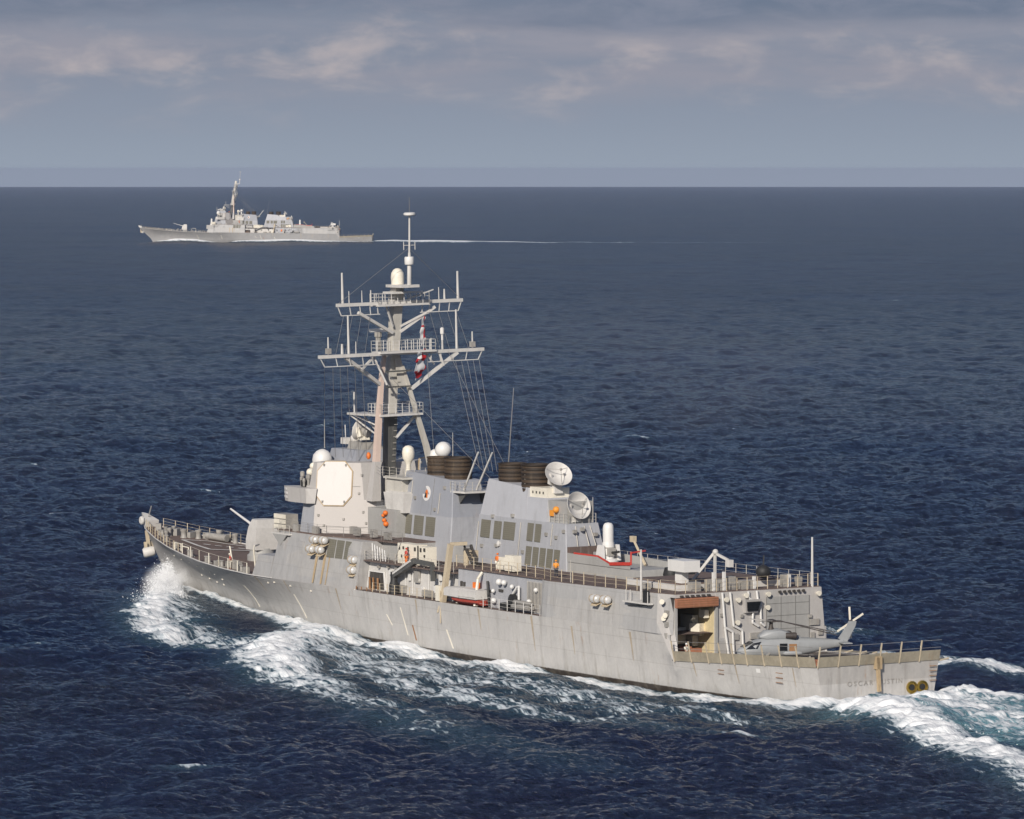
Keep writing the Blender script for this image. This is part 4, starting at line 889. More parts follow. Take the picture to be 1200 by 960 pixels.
# ---- forecastle: gun, markings, anchor gear, rails
def gun():
    x, y = 124.6, 0.0
    b = MB(); b.lathe([(1.7, 0), (1.7, .7), (1.45, .9), (1.35, 1.5)], (x, y, 4.95), n=24); go = b.build('deck_gun', 'mid_grey', SHIP, 40)
    s = MB()
    def q(zf, xf, xb, w, cx): return [(xb, -w, zf), (xf - cx, -w, zf), (xf, -w * .55, zf), (xf, w * .55, zf), (xf - cx, w, zf), (xb, w, zf)]
    s.loft([q(6.3, x + 2.2, x - 1.3, 1.45, 1.0), q(7.4, x + 2.1, x - 1.35, 1.5, 1.0), q(8.8, x + 1.6, x - 1.3, 1.4, .9), q(9.8, x + .8, x - 1.1, 1.2, .7)])
    s.build('gun_shield', 'pale_grey', go)
    d = Vector((.96, 0, .27)).normalized(); p0 = Vector((x + 1.4, 0, 8.7))
    g = MB(); g.tube(p0, p0 + d * 1.6, .24, .17, n=12); g.tube(p0 + d * 1.6, p0 + d * 6.6, .15, .11, n=12); g.build('barrel', 'white', go, 40)
    return go
gun()
ml = MB()
def fstrip(pts, w):
    for p, q in zip(pts[:-1], pts[1:]):
        n = 8
        for i in range(n):
            a = Vector((*p, 0)).lerp(Vector((*q, 0)), i / n); b = Vector((*p, 0)).lerp(Vector((*q, 0)), (i + 1) / n)
            d = (b - a).normalized(); o = Vector((-d.y, d.x, 0)) * w / 2
            ml.add([Vector((v.x, v.y, zd(v.x + 1.1) + .03)) for v in (a - o, b - o, b + o, a + o)], [(0, 1, 2, 3)])
fstrip([(143.6, .7), (135.4, 1.2), (132.7, -2.7), (128.5, -6.0)], .42); fstrip([(143.6, .7), (141.6, -1.9), (132, -5.9)], .3)
for k in range(6): fstrip([(139.8 - k * 1.5, -.2 - k * .75), (138.9 - k * 1.5, -.65 - k * .75)], .3)
ml.build('deck_marking', 'deck_line', SHIP)
def z0d(x): return zd(x) - .05
fg = MB()
for x, y, r, h in ((147, 0.7, .35, 1.0), (145.4, -.4, .45, 1.1), (144.3, -1.8, .4, 1.1), (146.4, 1.4, .3, .8), (148.8, -.8, .3, .9), (142.4, -3.6, .4, 1.3), (139.8, -4.4, .4, 1.2), (135, -5.8, .35, 1.4), (148.6, .4, .3, .9), (129.6, -4.6, .5, 1.6), (127.9, -5.4, .4, 1.2)):
    fg.lathe([(r, 0), (r * .75, h * .3), (r * .75, h * .7), (r, h * .85), (r, h)], (x, y, z0d(x)), n=10)
fg.each('capstan', 'gear_grey', SHIP, 40)
fg = MB()
for x, y in ((147.4, 1.6), (143.6, 2.9), (138, 4.4), (131, 6.0), (120.0, 7.7), (114, 8.3), (124.6, 7.0), (144, -2.6), (137, -4.8), (130, -6.2)):
    for d in (-.35, .35): fg.lathe([(.2, 0), (.18, .65), (.26, .7), (.26, .8)], (x + d, y, z0d(x)), n=8)
    fg.cbox((x, y, z0d(x) + .06), (1.4, .5, .12))
fg.each('bollard', 'gear_grey', SHIP, 40)
fg = MB()
for x, y, a, b, c in ((147.5, -.4, 1.3, 1.0, .8), (145.6, -1.6, 1.8, .9, .7), (149.0, -.2, 1.0, .8, .7), (141.5, -4.2, 1.2, .8, .9), (150.8, .2, .9, .7, .9), (137.4, -5.2, .9, .9, 1.2), (128.5, -6.9, .8, .8, .8)): fg.cbox((x, y, z0d(x) + c / 2), (a, b, c), .1 * x)
fg.tube((143.6, -2.6, 6.55), (140.4, -3.6, 6.35), .4, .45, n=12)
fg.each('windlass', 'gear_grey', SHIP, 40)
fg = MB(); fg.cbox((117.3, 7.2, z0d(117) + .5), (.7, .6, 1.0)); fg.cbox((119.5, 6.8, z0d(119) + .35), (.8, .8, .7)); fg.cbox((115.2, 7.8, z0d(115) + .5), (.6, .5, 1.0)); fg.cbox((112.5, 8.3, z0d(112) + .35), (.7, .5, .7)); fg.cbox((121.6, 7.4, z0d(121) + .3), (.5, .5, .6)); fg.each('vent_box', 'gear_grey', SHIP)
fg = MB(); fg.path([(117.0, 4.8, 4.9), (117.0, 5.0, 6.9), (117.6, 4.6, 7.3), (119.6, 3.0, 7.3)], .11); fg.tube((119.0, 6.6, 4.9), (120.2, 6.4, 7.2), .09, n=6); fg.each('goose_neck', 'cream', SHIP)
fg = MB(); fg.box(109.9, 113.5, -7.0, 7.0, 4.7, 5.0); fg.build('cell_coaming', 'deck', SHIP)
MB().box(110.2, 113.3, -6.5, 6.5, 5.0, 5.1).build('missile_cell_deck', 'deck', SHIP)
# bow head: raised bullnose, chocks, jackstaff, anchors
bn = MB(); bn.loft([[(153.2, .9, 6.9), (153.2, -.9, 6.9), (153.0, -.9, 7.9), (153.0, .9, 7.9)], [(154.7, .35, 7.2), (154.7, -.35, 7.2), (154.9, -.35, 8.6), (154.9, .35, 8.6)], [(155.3, .12, 7.5), (155.3, -.12, 7.5), (155.6, -.12, 8.7), (155.6, .12, 8.7)]])
bn.lathe([(.35, 0), (.5, .1), (.5, .3), (.35, .4)], (153.6, .9, 7.9), (0, 1, 0), 12); bno = bn.build('bullnose', 'pale_grey', SHIP)
MB().tube((154.2, 0, 7.9), (153.2, 0, 9.6), .07, n=5).tube((154.9, .1, 8.4), (152.0, .6, 7.3), .09, n=5).build('jackstaff', 'gear_grey', bno)
rails('guard_rail', [(hull_pt(x, 1)[0], hull_pt(x, 1)[1] - .15, zd(x)) for x in (152.5, 148.5, 144, 139.5, 134)], 1.05, 1.5, mat='post_beige', r=.055)
rails('guard_rail', [(hull_pt(x, 1)[0], hull_pt(x, 1)[1] - .15, zd(x)) for x in (134, 127, 120, 111)], 1.25, 2.4, mat='cream', r=.06, wires=(1.0,))
rails('guard_rail', [(hull_pt(x, 1)[0], -hull_pt(x, 1)[1] + .15, zd(x)) for x in (152.5, 147, 140, 133, 126, 118, 111)], 1.1, 1.8, mat='post_beige', r=.05)
bi = MB()
for x in (136.6, 133.4): p = hull_pt(x, 1); bi.path([(x, p[1] - .4, zd(x)), (x, p[1] - .4, zd(x) + .9), (x - 1.8, p[1] - .3, zd(x) + .85), (x - 1.8, p[1] - .3, zd(x))], .07)
bi.each('fairlead_frame', 'cream', SHIP)
an = MB(); an.bar((154.3, .1, 6.6), (153.5, .15, 4.0), .35); an.bar((153.9, -.5, 4.0), (153.0, .8, 4.0), .5, .55); an.bar((153.9, -.5, 4.1), (154.2, -.5, 5.3), .3); an.bar((153.0, .8, 4.1), (153.3, .8, 5.3), .3)
an.build('anchor', 'post_beige', SHIP)
MB().lathe([(.5, 0), (.62, .2), (.62, 1.2), (.5, 1.4)], (152.2, .1, 4.3), (.35, .85, -.2), 14).build('hawse_bolster', 'pale_grey', SHIP, 40)

# ------------------------------------------------------------------ things of their own aboard the near ship
def canister():
    r = empty('liferaft_canister', None, 'life raft', 'life raft canisters in racks along the port side')
    m = MB(); m.lathe([(0, -.72), (.2, -.71), (.34, -.62), (.41, -.45), (.41, -.06), (.44, -.05), (.44, .05), (.41, .06), (.41, .45), (.34, .62), (.2, .71), (0, .72)], (0, 0, 0), (1, 0, 0), 18)
    m.build('shell', 'canister', r, 40)
    c = MB()
    for x in (-.42, .42): c.bar((x, -.45, -.42), (x, .15, -.6), .1); c.lathe([(.43, -.05), (.43, .05)], (x, 0, 0), (1, 0, 0), 16)
    c.build('strap', 'rust_stain', r)
    k = MB(); k.slab([(-.5, -.5, -.38), (.5, -.5, -.38), (.5, .2, -.72), (-.5, .2, -.72)], .07); k.build('cradle', 'post_beige', r); return r
can0 = canister()
spots = [((94.4, 9.3, 9.75), 'upper row under the bridge, nearer the bow'), ((92.4, 9.3, 9.8), 'upper row under the bridge, nearer the dark louvres'), ((94.9, 9.5, 8.7), 'lower row under the bridge, nearer the bow'), ((92.9, 9.5, 8.75), 'lower row under the bridge, nearer the dark louvres'),
         ((85.6, 9.35, 8.15), 'upper of two beside the white boat bay wall'), ((85.5, 9.55, 7.05), 'lower of two beside the white boat bay wall'), ((35.0, 9.75, 7.75), 'forward one of two below the aft rail'), ((33.0, 9.75, 7.8), 'after one of two below the aft rail')]
for i, (p, w) in enumerate(spots):
    o = can0 if i == 0 else copy_tree(can0); aboard(o, p); o['label'] = 'white life raft canister, ' + w
def helicopter():
    h = empty('helicopter', 'grey naval helicopter with folded rotor blades parked across the stern flight deck', 'helicopter')
    def ring(x, zc, hz, wy, n=14, flat=.0):
        return [(x, wy * math.copysign(abs(math.cos(t)) ** .7, math.cos(t)), zc + hz * math.copysign(abs(math.sin(t)) ** .7, math.sin(t))) for t in [2 * math.pi * k / n for k in range(n)]]
    b = MB(); b.loft([ring(0, .95, .12, .15), ring(-.25, .98, .4, .5), ring(-.9, 1.1, .62, .85), ring(-1.7, 1.3, .85, 1.05), ring(-2.5, 1.45, 1.0, 1.1), ring(-4.5, 1.5, 1.05, 1.12), ring(-6.3, 1.52, 1.0, 1.08), ring(-7.6, 1.62, .82, .9), ring(-9, 1.72, .62, .66), ring(-10.6, 1.82, .42, .42), ring(-11.2, 1.9, .34, .3)])
    b.build('fuselage', 'heli_grey', h, 40)
    c = MB(); c.loft([ring(-2.3, 2.6, .12, .5, 10), ring(-2.9, 2.75, .5, .85, 10), ring(-4.4, 2.85, .6, .95, 10), ring(-5.3, 2.7, .45, .9, 10), ring(-6.6, 2.4, .25, .5, 10)]); c.build('engine_cowling', 'heli_grey', h, 40)
    e = MB(); e.lathe([(.3, 0), (.36, .9), (.3, 1.1)], (-4.9, .8, 2.75), (-1, .2, 0), 10); e.lathe([(.3, 0), (.36, .9), (.3, 1.1)], (-4.9, -.8, 2.75), (-1, -.2, 0), 10); e.build('exhaust', 'heli_dark', h, 40)
    f = MB(); f.loft([[(-10.3, .15, 1.7), (-10.3, -.15, 1.7), (-11.5, -.1, 1.7), (-11.5, .1, 1.7)], [(-11.6, .12, 3.6), (-11.6, -.12, 3.6), (-12.5, -.06, 3.6), (-12.5, .06, 3.6)], [(-11.8, .12, 4.1), (-11.8, -.12, 4.1), (-12.6, -.06, 4.1), (-12.6, .06, 4.1)]]); f.build('tail_fin', 'heli_grey', h)
    s = MB(); s.slab([(-10.6, -1.9, 2.0), (-11.6, -1.9, 2.0), (-11.6, 1.9, 2.0), (-10.6, 1.9, 2.0)], .1); s.build('stabilator', 'heli_grey', h)
    t = MB(); t.lathe([(.25, 0), (.3, .2), (.2, .45)], (-12.1, -.1, 3.9), (0, -1, .2), 10); to = t.build('tail_rotor_hub', 'heli_dark', h, 40)
    q = MB()
    for k in range(4):
        an = R((86, 146, 266, 326)[k]); d = Vector((math.cos(an), 0, math.sin(an))); q.slab([Vector((-12.1, -.5, 3.9)) + d * .2 + d.cross(Vector((0, 1, 0))) * .1, Vector((-12.1, -.5, 3.9)) + d * 1.65 + d.cross(Vector((0, 1, 0))) * .1, Vector((-12.1, -.5, 3.9)) + d * 1.65 - d.cross(Vector((0, 1, 0))) * .1, Vector((-12.1, -.5, 3.9)) + d * .2 - d.cross(Vector((0, 1, 0))) * .1], .04)
    q.build('tail_rotor_blades', 'cream', to)
    r = MB(); r.lathe([(.3, 0), (.2, .4), (.18, .75), (.5, .8), (.5, 1.0), (.2, 1.1)], (-3.6, 0, 3.3), n=12); ro_ = r.build('rotor_head', 'heli_dark', h, 40)
    bl = MB()
    for y0, y1, z1 in ((.35, .95, 2.75), (.12, .4, 3.0), (-.12, -.4, 3.0), (-.35, -.95, 2.75)):
        bl.bar((-3.6, y0, 4.2), (-4.8, y0 * 1.6, 4.15), .2, .1); bl.bar((-4.7, y0 * 1.6, 4.15), (-10.2, y1, z1), .45, .07)
    bl.build('folded_blades', 'heli_dark', ro_)
    bl = MB(); bl.bar((-3.6, -.3, 4.25), (-1.7, -1.3, 4.3), .3, .08); bl.bar((-3.6, .3, 4.25), (-2.0, 1.2, 4.3), .3, .08); bl.build('rotor_cuff', 'gear_grey', ro_)
    g = MB()
    for sy in (-1, 1):
        g.slab([(-.75, sy * .78, 1.35), (-1.9, sy * 1.02, 1.4), (-2.3, sy * .93, 2.15), (-1.5, sy * .72, 1.95)], sy * .06)
        g.slab([(-4.2, sy * 1.13, 1.2), (-5.0, sy * 1.13, 1.2), (-5.0, sy * 1.11, 1.95), (-4.2, sy * 1.11, 1.95)], -sy * .03)
    g.slab([(-.55, .6, 1.55), (-.55, -.6, 1.55), (-1.5, -.62, 2.1), (-1.5, .62, 2.1)], .05); g.build('window', 'glass_dark', h)
    d = MB(); d.slab([(-5.2, -1.13, .9), (-6.0, -1.1, .9), (-6.0, -1.08, 1.9), (-5.2, -1.1, 1.9)], .04); d.slab([(-5.2, 1.13, .9), (-6.0, 1.1, .9), (-6.0, 1.08, 1.9), (-5.2, 1.1, 1.9)], -.04); d.build('cabin_panel', 'rust_brown', h)
    w = MB()
    for x, y in ((-2.3, 1.25), (-2.3, -1.25)): w.lathe([(.38, -.14), (.38, .14)], (x, y, .08), (0, 1, 0), 14)
    w.lathe([(.28, -.1), (.28, .1)], (-7.9, 0, -.02), (0, 1, 0), 12); wo = w.build('wheel', 'rubber', h, 40)
    lg = MB()
    for y in (1.15, -1.15): lg.bar((-2.3, y, .1), (-3.2, y * .85, 1.0), .16)
    lg.bar((-7.9, 0, 0), (-7.5, 0, .9), .16); lg.build('landing_gear', 'gear_grey', h)
    pod = MB()
    for y in (1.35, -1.35): pod.lathe([(0, 0), (.22, .3), (.25, 1.5), (.15, 2.0), (0, 2.1)], (-4.4, y, .95), (-1, 0, 0), 10)
    pod.each('pylon_pod', 'heli_grey', h, 40); return h
heli = helicopter(); aboard(heli, (13.2, 7.3, 3.22), R(74), R(-1.0))
heli.scale = (.95, .95, .92)

def skin_mesh(name, verts, edges, radii, mat, root=0, sub=1):
    me = bpy.data.meshes.new(name); me.from_pydata(verts, edges, []); o = bpy.data.objects.new(name, me); COL.objects.link(o)
    md = o.modifiers.new('skin', 'SKIN'); md.use_smooth_shade = True
    for i, r in enumerate(radii): me.skin_vertices[0].data[i].radius = (r, r)
    me.skin_vertices[0].data[root].use_root = True
    if sub: s = o.modifiers.new('sub', 'SUBSURF'); s.levels = sub; s.render_levels = sub
    m2 = bpy.data.meshes.new_from_object(o.evaluated_get(bpy.context.evaluated_depsgraph_get())); bpy.data.objects.remove(o)
    m2.materials.clear(); m2.materials.append(MATS[mat]); q = bpy.data.objects.new(name, m2); COL.objects.link(q); return q
def person(label, top, legs, head, p, rz, bend=0.0, group='sailors on deck'):
    r = empty('person', label, 'person', group)
    k = bend
    V = [(0, 0, .92), (.03 * k, 0, 1.15), (.1 * k, 0, 1.38), (.15 * k, 0, 1.5), (.2 * k, 0, 1.66),
         (0, .1, .86), (.03, .11, .48), (-.02, .12, .06), (.14, .12, .03), (0, -.1, .86), (.05, -.11, .48), (0, -.12, .06), (.16, -.12, .03),
         (.1 * k, .2, 1.4), (.08 + .1 * k, .27, 1.12), (.25 + .1 * k, .24, .98), (.1 * k, -.2, 1.4), (.06 + .1 * k, -.27, 1.12), (.22 + .1 * k, -.25, .95)]
    E = [(0, 1), (1, 2), (2, 3), (3, 4), (0, 5), (5, 6), (6, 7), (7, 8), (0, 9), (9, 10), (10, 11), (11, 12), (2, 13), (13, 14), (14, 15), (2, 16), (16, 17), (17, 18)]
    rad = [.15, .14, .16, .06, .11, .095, .07, .05, .05, .095, .07, .05, .05, .07, .05, .045, .07, .05, .045]
    b = skin_mesh('body', V, E, rad, 'skin'); b.parent = r
    jk = [0, 1, 2, 13, 14, 16, 17]; J = {v: i for i, v in enumerate(jk)}
    c = skin_mesh('jacket', [V[i] for i in jk], [(J[a], J[b_]) for a, b_ in E if a in J and b_ in J], [rad[i] + .035 for i in jk], top); c.parent = r
    tk = [0, 5, 6, 7, 9, 10, 11]; T = {v: i for i, v in enumerate(tk)}
    t = skin_mesh('trousers', [V[i] for i in tk], [(T[a], T[b_]) for a, b_ in E if a in T and b_ in T], [rad[i] + .028 for i in tk], legs); t.parent = r
    hm = MB(); hm.ball((.2 * k - .01, 0, 1.70), .125, .85, 10); hm.cbox((.2 * k + .12, 0, 1.69), (.1, .15, .03)); hm.build('cap', head, r, 50)
    return aboard(r, p, rz)
person('sailor in an orange vest and dark trousers by the rail below the white gun', 'yellow_vest', 'navy_cloth', 'yellow_vest', (47.0, 7.0, 8.86), R(150))
person('sailor in an orange-red jacket beside the white locker at the after funnel', 'orange', 'cream', 'orange', (57.7, 7.6, 8.86), R(100))
person('sailor in red standing in front of the cream lockers on the boat deck', 'red', 'orange', 'red', (76.0, 8.1, 8.22), R(80))
person('crew member in a red jacket bending at the port rail of the foredeck', 'red', 'cream', 'cream', (117.6, 7.6, zd(117.6) - .05), R(70), .8)
person('crew member in a pale shirt standing at the forward corner of the flight deck nets', 'cream', 'rust_stain', 'white', (20.6, 8.2, zd(20.6) - .05), R(200))

# rubber boat in its cradle
def boat(label):
    r = empty('rubber_boat', label, 'boat')
    c = MB(); rings = []
    for x, w, z in ((-3.2, 1.05, .15), (-3.0, 1.1, .1), (0, 1.15, .05), (2.0, 1.05, .1), (3.0, .6, .3), (3.3, .2, .45)):
        rings.append([(x, -w, z + .6), (x, -w * .95, z + .15), (x, -w * .4, z - .2), (x, w * .4, z - .2), (x, w * .95, z + .15), (x, w, z + .6)])
    c.loft(rings); c.build('hull', 'boat_red', r)
    t = MB()
    for s_ in (-1, 1): t.path([(-3.2, s_ * 1.1, .75), (0, s_ * 1.15, .72), (2.0, s_ * 1.05, .75), (3.0, s_ * .6, .95), (3.4, 0, 1.05)], .22, 10)
    t.build('tube', 'gear_grey', r, 50)
    v = MB(); v.loft([[(x, -w, .62), (x, -w, 1.35), (x, -w * .7, h), (x, w * .7, h), (x, w, 1.35), (x, w, .62)] for x, w, h in ((-3.35, 1.3, 1.5), (-.15, 1.36, 1.6))]); v.build('cover', 'pale_grey', r, 20)
    v = MB(); v.loft([[(x, -w, .62), (x, -w, 1.35), (x, -w * .7, h), (x, w * .7, h), (x, w, 1.35), (x, w, .62)] for x, w, h in ((.0, 1.36, 1.6), (3.3, 1.25, 1.5))]); v.build('cover', 'pale_grey', r, 20)
    return r
b1 = boat('boat under a pale grey cover with a red bottom in the midships bay'); aboard(b1, (60.9, 9.05, 5.35))
MB().box(58.5, 58.8, 8.8, 9.6, 5.2, 5.9).box(62.6, 62.9, 8.8, 9.6, 5.2, 5.9).build('boat_cradle', 'cream', SHIP)

# signal flags on the starboard halyard
def flags(label, pts, w):
    m = MB(); segs = 26; n = 5; vs = []
    for i in range(segs + 1):
        f = i / segs; k = f * (len(pts) - 1); a = int(min(k, len(pts) - 2)); p = Vector(pts[a]).lerp(Vector(pts[a + 1]), k - a)
        ww = w * (.55 + .45 * math.sin(f * 9 + 1) ** 2)
        for j in range(n + 1): vs.append(p + Vector((-.35 * ww * j / n, .9 * ww * (j / n - .5) + .12 * math.sin(6 * f + j), .12 * math.sin(j * 1.7 + 8 * f) - .25 * ww * j / n)))
    m.add(vs, [(i * (n + 1) + j, i * (n + 1) + j + 1, (i + 1) * (n + 1) + j + 1, (i + 1) * (n + 1) + j) for i in range(segs) for j in range(n)])
    o = m.build('signal_flag', 'flag_checker'); tag(o, label, 'flag', 'signal flags on the mast halyard')
    md = o.modifiers.new('thick', 'SOLIDIFY'); md.thickness = .02
    o.matrix_world = SM; return o
flags('narrow red and white signal flag, the upper one on the mast halyard', [(90.6, -2.3, 33.9), (90.6, -2.2, 32.3), (90.7, -2.15, 30.9)], .85)
flags('wide red and white checked signal flag hanging just below the lower yard', [(90.6, -2.0, 30.4), (90.6, -1.9, 29.4), (90.8, -1.6, 27.4)], 1.9)

# ------------------------------------------------------------------ the far destroyer
far = copy_tree(SHIP)
far.name = 'destroyer'; far['label'] = 'small distant grey destroyer near the horizon steaming to the left'
FSC = 1.04
far.location = (-96.5, 3440, -.75); far.rotation_euler = (0, R(-.9), R(180.0)); far.scale = (FSC,) * 3
for c in children(far):
    if c.name.startswith(('hull', 'transom')) and c.type == 'MESH':
        c.data = c.data.copy(); c.data.materials[0] = MATS['plain_hull_grey']

# ------------------------------------------------------------------ the sea: one curved sheet out past the horizon
REARTH = 7.433e6
def spectrum(n, L, lmin, lmax, wind, hs, seed, spread=2):
    rng = np.random.default_rng(seed)
    k1 = 2 * np.pi * np.fft.fftfreq(n, L / n); kx, ky = np.meshgrid(k1, k1, indexing='ij'); k = np.hypot(kx, ky); k[0, 0] = 1
    lam = 2 * np.pi / k
    cosw = (kx * math.cos(wind) + ky * math.sin(wind)) / k
    P = np.where((lam >= lmin) & (lam <= lmax), k ** (-4.0 if lmax > 50 else -3.1) * np.exp(-(2 * np.pi / 55 / k) ** 2) * (np.abs(cosw) ** spread * np.where(cosw > 0, 1, .25) + .06), 0); P[0, 0] = 0
    h = (rng.normal(size=(n, n)) + 1j * rng.normal(size=(n, n))) * np.sqrt(P)
    z = np.fft.ifft2(h).real; sc = hs / 4 / z.std()
    dx = np.fft.ifft2(-1j * kx / k * h).real; dy = np.fft.ifft2(-1j * ky / k * h).real
    return z * sc, dx * sc, dy * sc
def sample(tiles, L, x, y):
    n = tiles[0].shape[0]; u = (x / L * n) % n; v = (y / L * n) % n
    i = np.floor(u).astype(int) % n; j = np.floor(v).astype(int) % n; a = u - np.floor(u); b = v - np.floor(v); i1 = (i + 1) % n; j1 = (j + 1) % n
    return [T[i, j] * (1 - a) * (1 - b) + T[i1, j] * a * (1 - b) + T[i, j1] * (1 - a) * b + T[i1, j1] * a * b for T in tiles]
def polydist(px, py, pts):
    """distance to a polyline and the value interpolated along it (third.. columns)"""
    best = np.full(px.shape, 1e9); vals = None
    for a, b in zip(pts[:-1], pts[1:]):
        dx, dy = b[0] - a[0], b[1] - a[1]; t = np.clip(((px - a[0]) * dx + (py - a[1]) * dy) / (dx * dx + dy * dy), 0, 1)
        d = np.hypot(px - a[0] - t * dx, py - a[1] - t * dy)
        v = [a[k] + (b[k] - a[k]) * t for k in range(2, len(a))]
        if vals is None: vals = [np.zeros(px.shape) for _ in v]
        m = d < best; best = np.where(m, d, best)
        for q, w in zip(vals, v): q[m] = w[m]
    return best, vals
# wake lines in ship coordinates: x, y, half width, foam, height
WAKE = [
    [(147, .5, 1.0, 1.0, .7), (141, 4.0, 1.8, 1.1, 1.0), (131, 10.0, 2.8, 1.1, .8), (117, 18.5, 3.6, 1.05, .7), (102, 25, 3.6, 1.05, .6), (88, 29.5, 3.2, .95, .4), (76, 31.0, 3.0, .85, .3)],      # bow wave, outer crest
    [(138, 6, 4.0, .85, .3), (128, 10.5, 5.0, .84, .2), (116, 16, 5.5, .74, 0), (104, 21, 5.0, .70, 0), (90, 25, 4.5, .68, 0), (80, 25, 5, .75, 0)],
    [(141, 1.7, .7, 1.1, .6), (128, 3.6, .9, 1.05, .5), (112, 6.6, 1.0, 1.0, .3), (103, 8.3, 1.7, 1.1, .5), (96, 9.6, 2.2, 1.15, .6), (86, 12, 3.2, 1.1, .5)],        # thin sheet at the stem
    [(88, 12.5, 3.6, 1.0, .5), (79, 20, 4.2, 1.15, 1.2), (70, 27, 4.6, 1.2, 1.4), (60, 32.5, 4.8, 1.15, 1.2), (48, 37, 4.4, .95, .9), (30, 41, 4.0, .72, .6), (8, 46, 5, .5, .4), (-30, 52, 5, .25, .3)],  # second crest
    [(90, 10.6, 2.6, 1.1, .2), (80, 11.6, 3.2, 1.0, .1), (72, 11.2, 3.2, 1.25, .7), (65, 12.0, 3.6, 1.0, -.1), (58, 12.2, 3.8, 1.05, 0), (50, 11.6, 3.6, 1.25, .7), (42, 12.2, 4.0, 1.0, -.1), (34, 12.0, 4.0, 1.1, .2), (26, 11.4, 3.8, .95, -.2), (18, 11.0, 3.8, 1.1, 0), (8, 10.4, 3.6, 1.1, .1), (0, 8.4, 3.0, 1.2, .5)],         # along the hull
    [(86, 17, 7.0, .80, .2), (68, 21, 8.5, .78, -.1), (48, 23, 9.0, .74, -.1), (28, 24, 8.5, .70, .1), (8, 21, 7.0, .66, .1), (-10, 18, 5, .45, 0)],            # lace between hull and crest
    [(52, 28, 4.5, .66, .1), (38, 31, 4.5, .70, .2), (22, 33, 4.2, .72, .3), (4, 31, 3.5, .6, .2), (-12, 28, 3, .4, .1)],
    [(1, 7.5, 1.6, 1.1, .3), (-3, 5, 2.5, 1.3, .7), (-10, 6.0, 3.2, 1.25, 1.0), (-20, 9.5, 3.2, 1.2, .9), (-34, 14.5, 3.2, 1.1, .7), (-60, 24, 4, 1.0, .5), (-100, 38, 5, .8, .3)],          # stern crest, port
    [(0, 0, 4.0, 1.2, .4), (-4, -2, 6.0, 1.15, .8), (-10, -1, 7.5, .95, 1.0), (-18, 0, 8.5, .84, .8), (-28, 1, 9.0, .76, .4), (-60, 2, 11, .62, .2), (-120, 3, 13, .6, .1), (-260, 4, 15, .4, 0)],    # boiling wash
    [(1, -7.5, 1.6, 1.1, .2), (-3, -7, 2.5, 1.2, .6), (-12, -9, 3.0, 1.1, 1.0), (-30, -15, 3.2, .95, .6), (-60, -25, 4, .8, .4)],
    [(34, -24, 3.4, .75, .4), (20, -27, 4.2, .95, .6), (4, -31, 4.0, .9, .5), (-16, -37, 4, .75, .4), (-40, -44, 4, .5, .3)],
    [(147, -.5, 1.0, 1.0, .9), (130, -10, 3, 1.1, 1.1), (100, -24, 5, .9, .6), (60, -36, 5, .6, .5)],
    [(90, -10.2, 2, .9, -.1), (50, -10.6, 2.4, .9, -.5), (0, -7.6, 2.4, 1.0, .2)],
]
FARWAKE = [[(142, 3.0, 2.0, 1.3, .8), (130, 6, 4.5, 1.6, 3.0), (116, 9.5, 4.5, 1.6, 2.2), (104, 12, 4.0, 1.0, .5)], [(90, 13, 3.6, 1.3, 1.2), (70, 13.5, 4.4, 1.6, 2.3), (44, 13.5, 4.4, 1.6, 2.0), (20, 12.5, 3.6, 1.2, .9), (0, 9, 2.2, .9, .2)],
           [(-6, 2, 8, 1.4, 1.6), (-14, 3, 11, 1.6, 1.9), (-40, 6, 14, 1.6, 1.3), (-70, 9, 15, 1.5, .8), (-100, 12, 14, .95, .3), (-140, 15, 12, .7, .1), (-200, 19, 10, .5, 0), (-300, 25, 8, .42, 0), (-380, 29, 6, .2, 0)]]
def ship_xy(X, Y, loc, head, sc=1.0):
    c, s = math.cos(head), math.sin(head); dx, dy = (X - loc[0]) / sc, (Y - loc[1]) / sc
    return dx * c + dy * s, -dx * s + dy * c
def wake(px, py, lines):
    foam = np.zeros(px.shape); hgt = np.zeros(px.shape)
    for ln in lines:
        d, (w, f, h) = polydist(px, py, ln)
        foam = np.maximum(foam, f * np.exp(-(d / w) ** 2 * .9)); hgt += h * np.exp(-(d / (w * 1.05)) ** 2)
    return foam, hgt
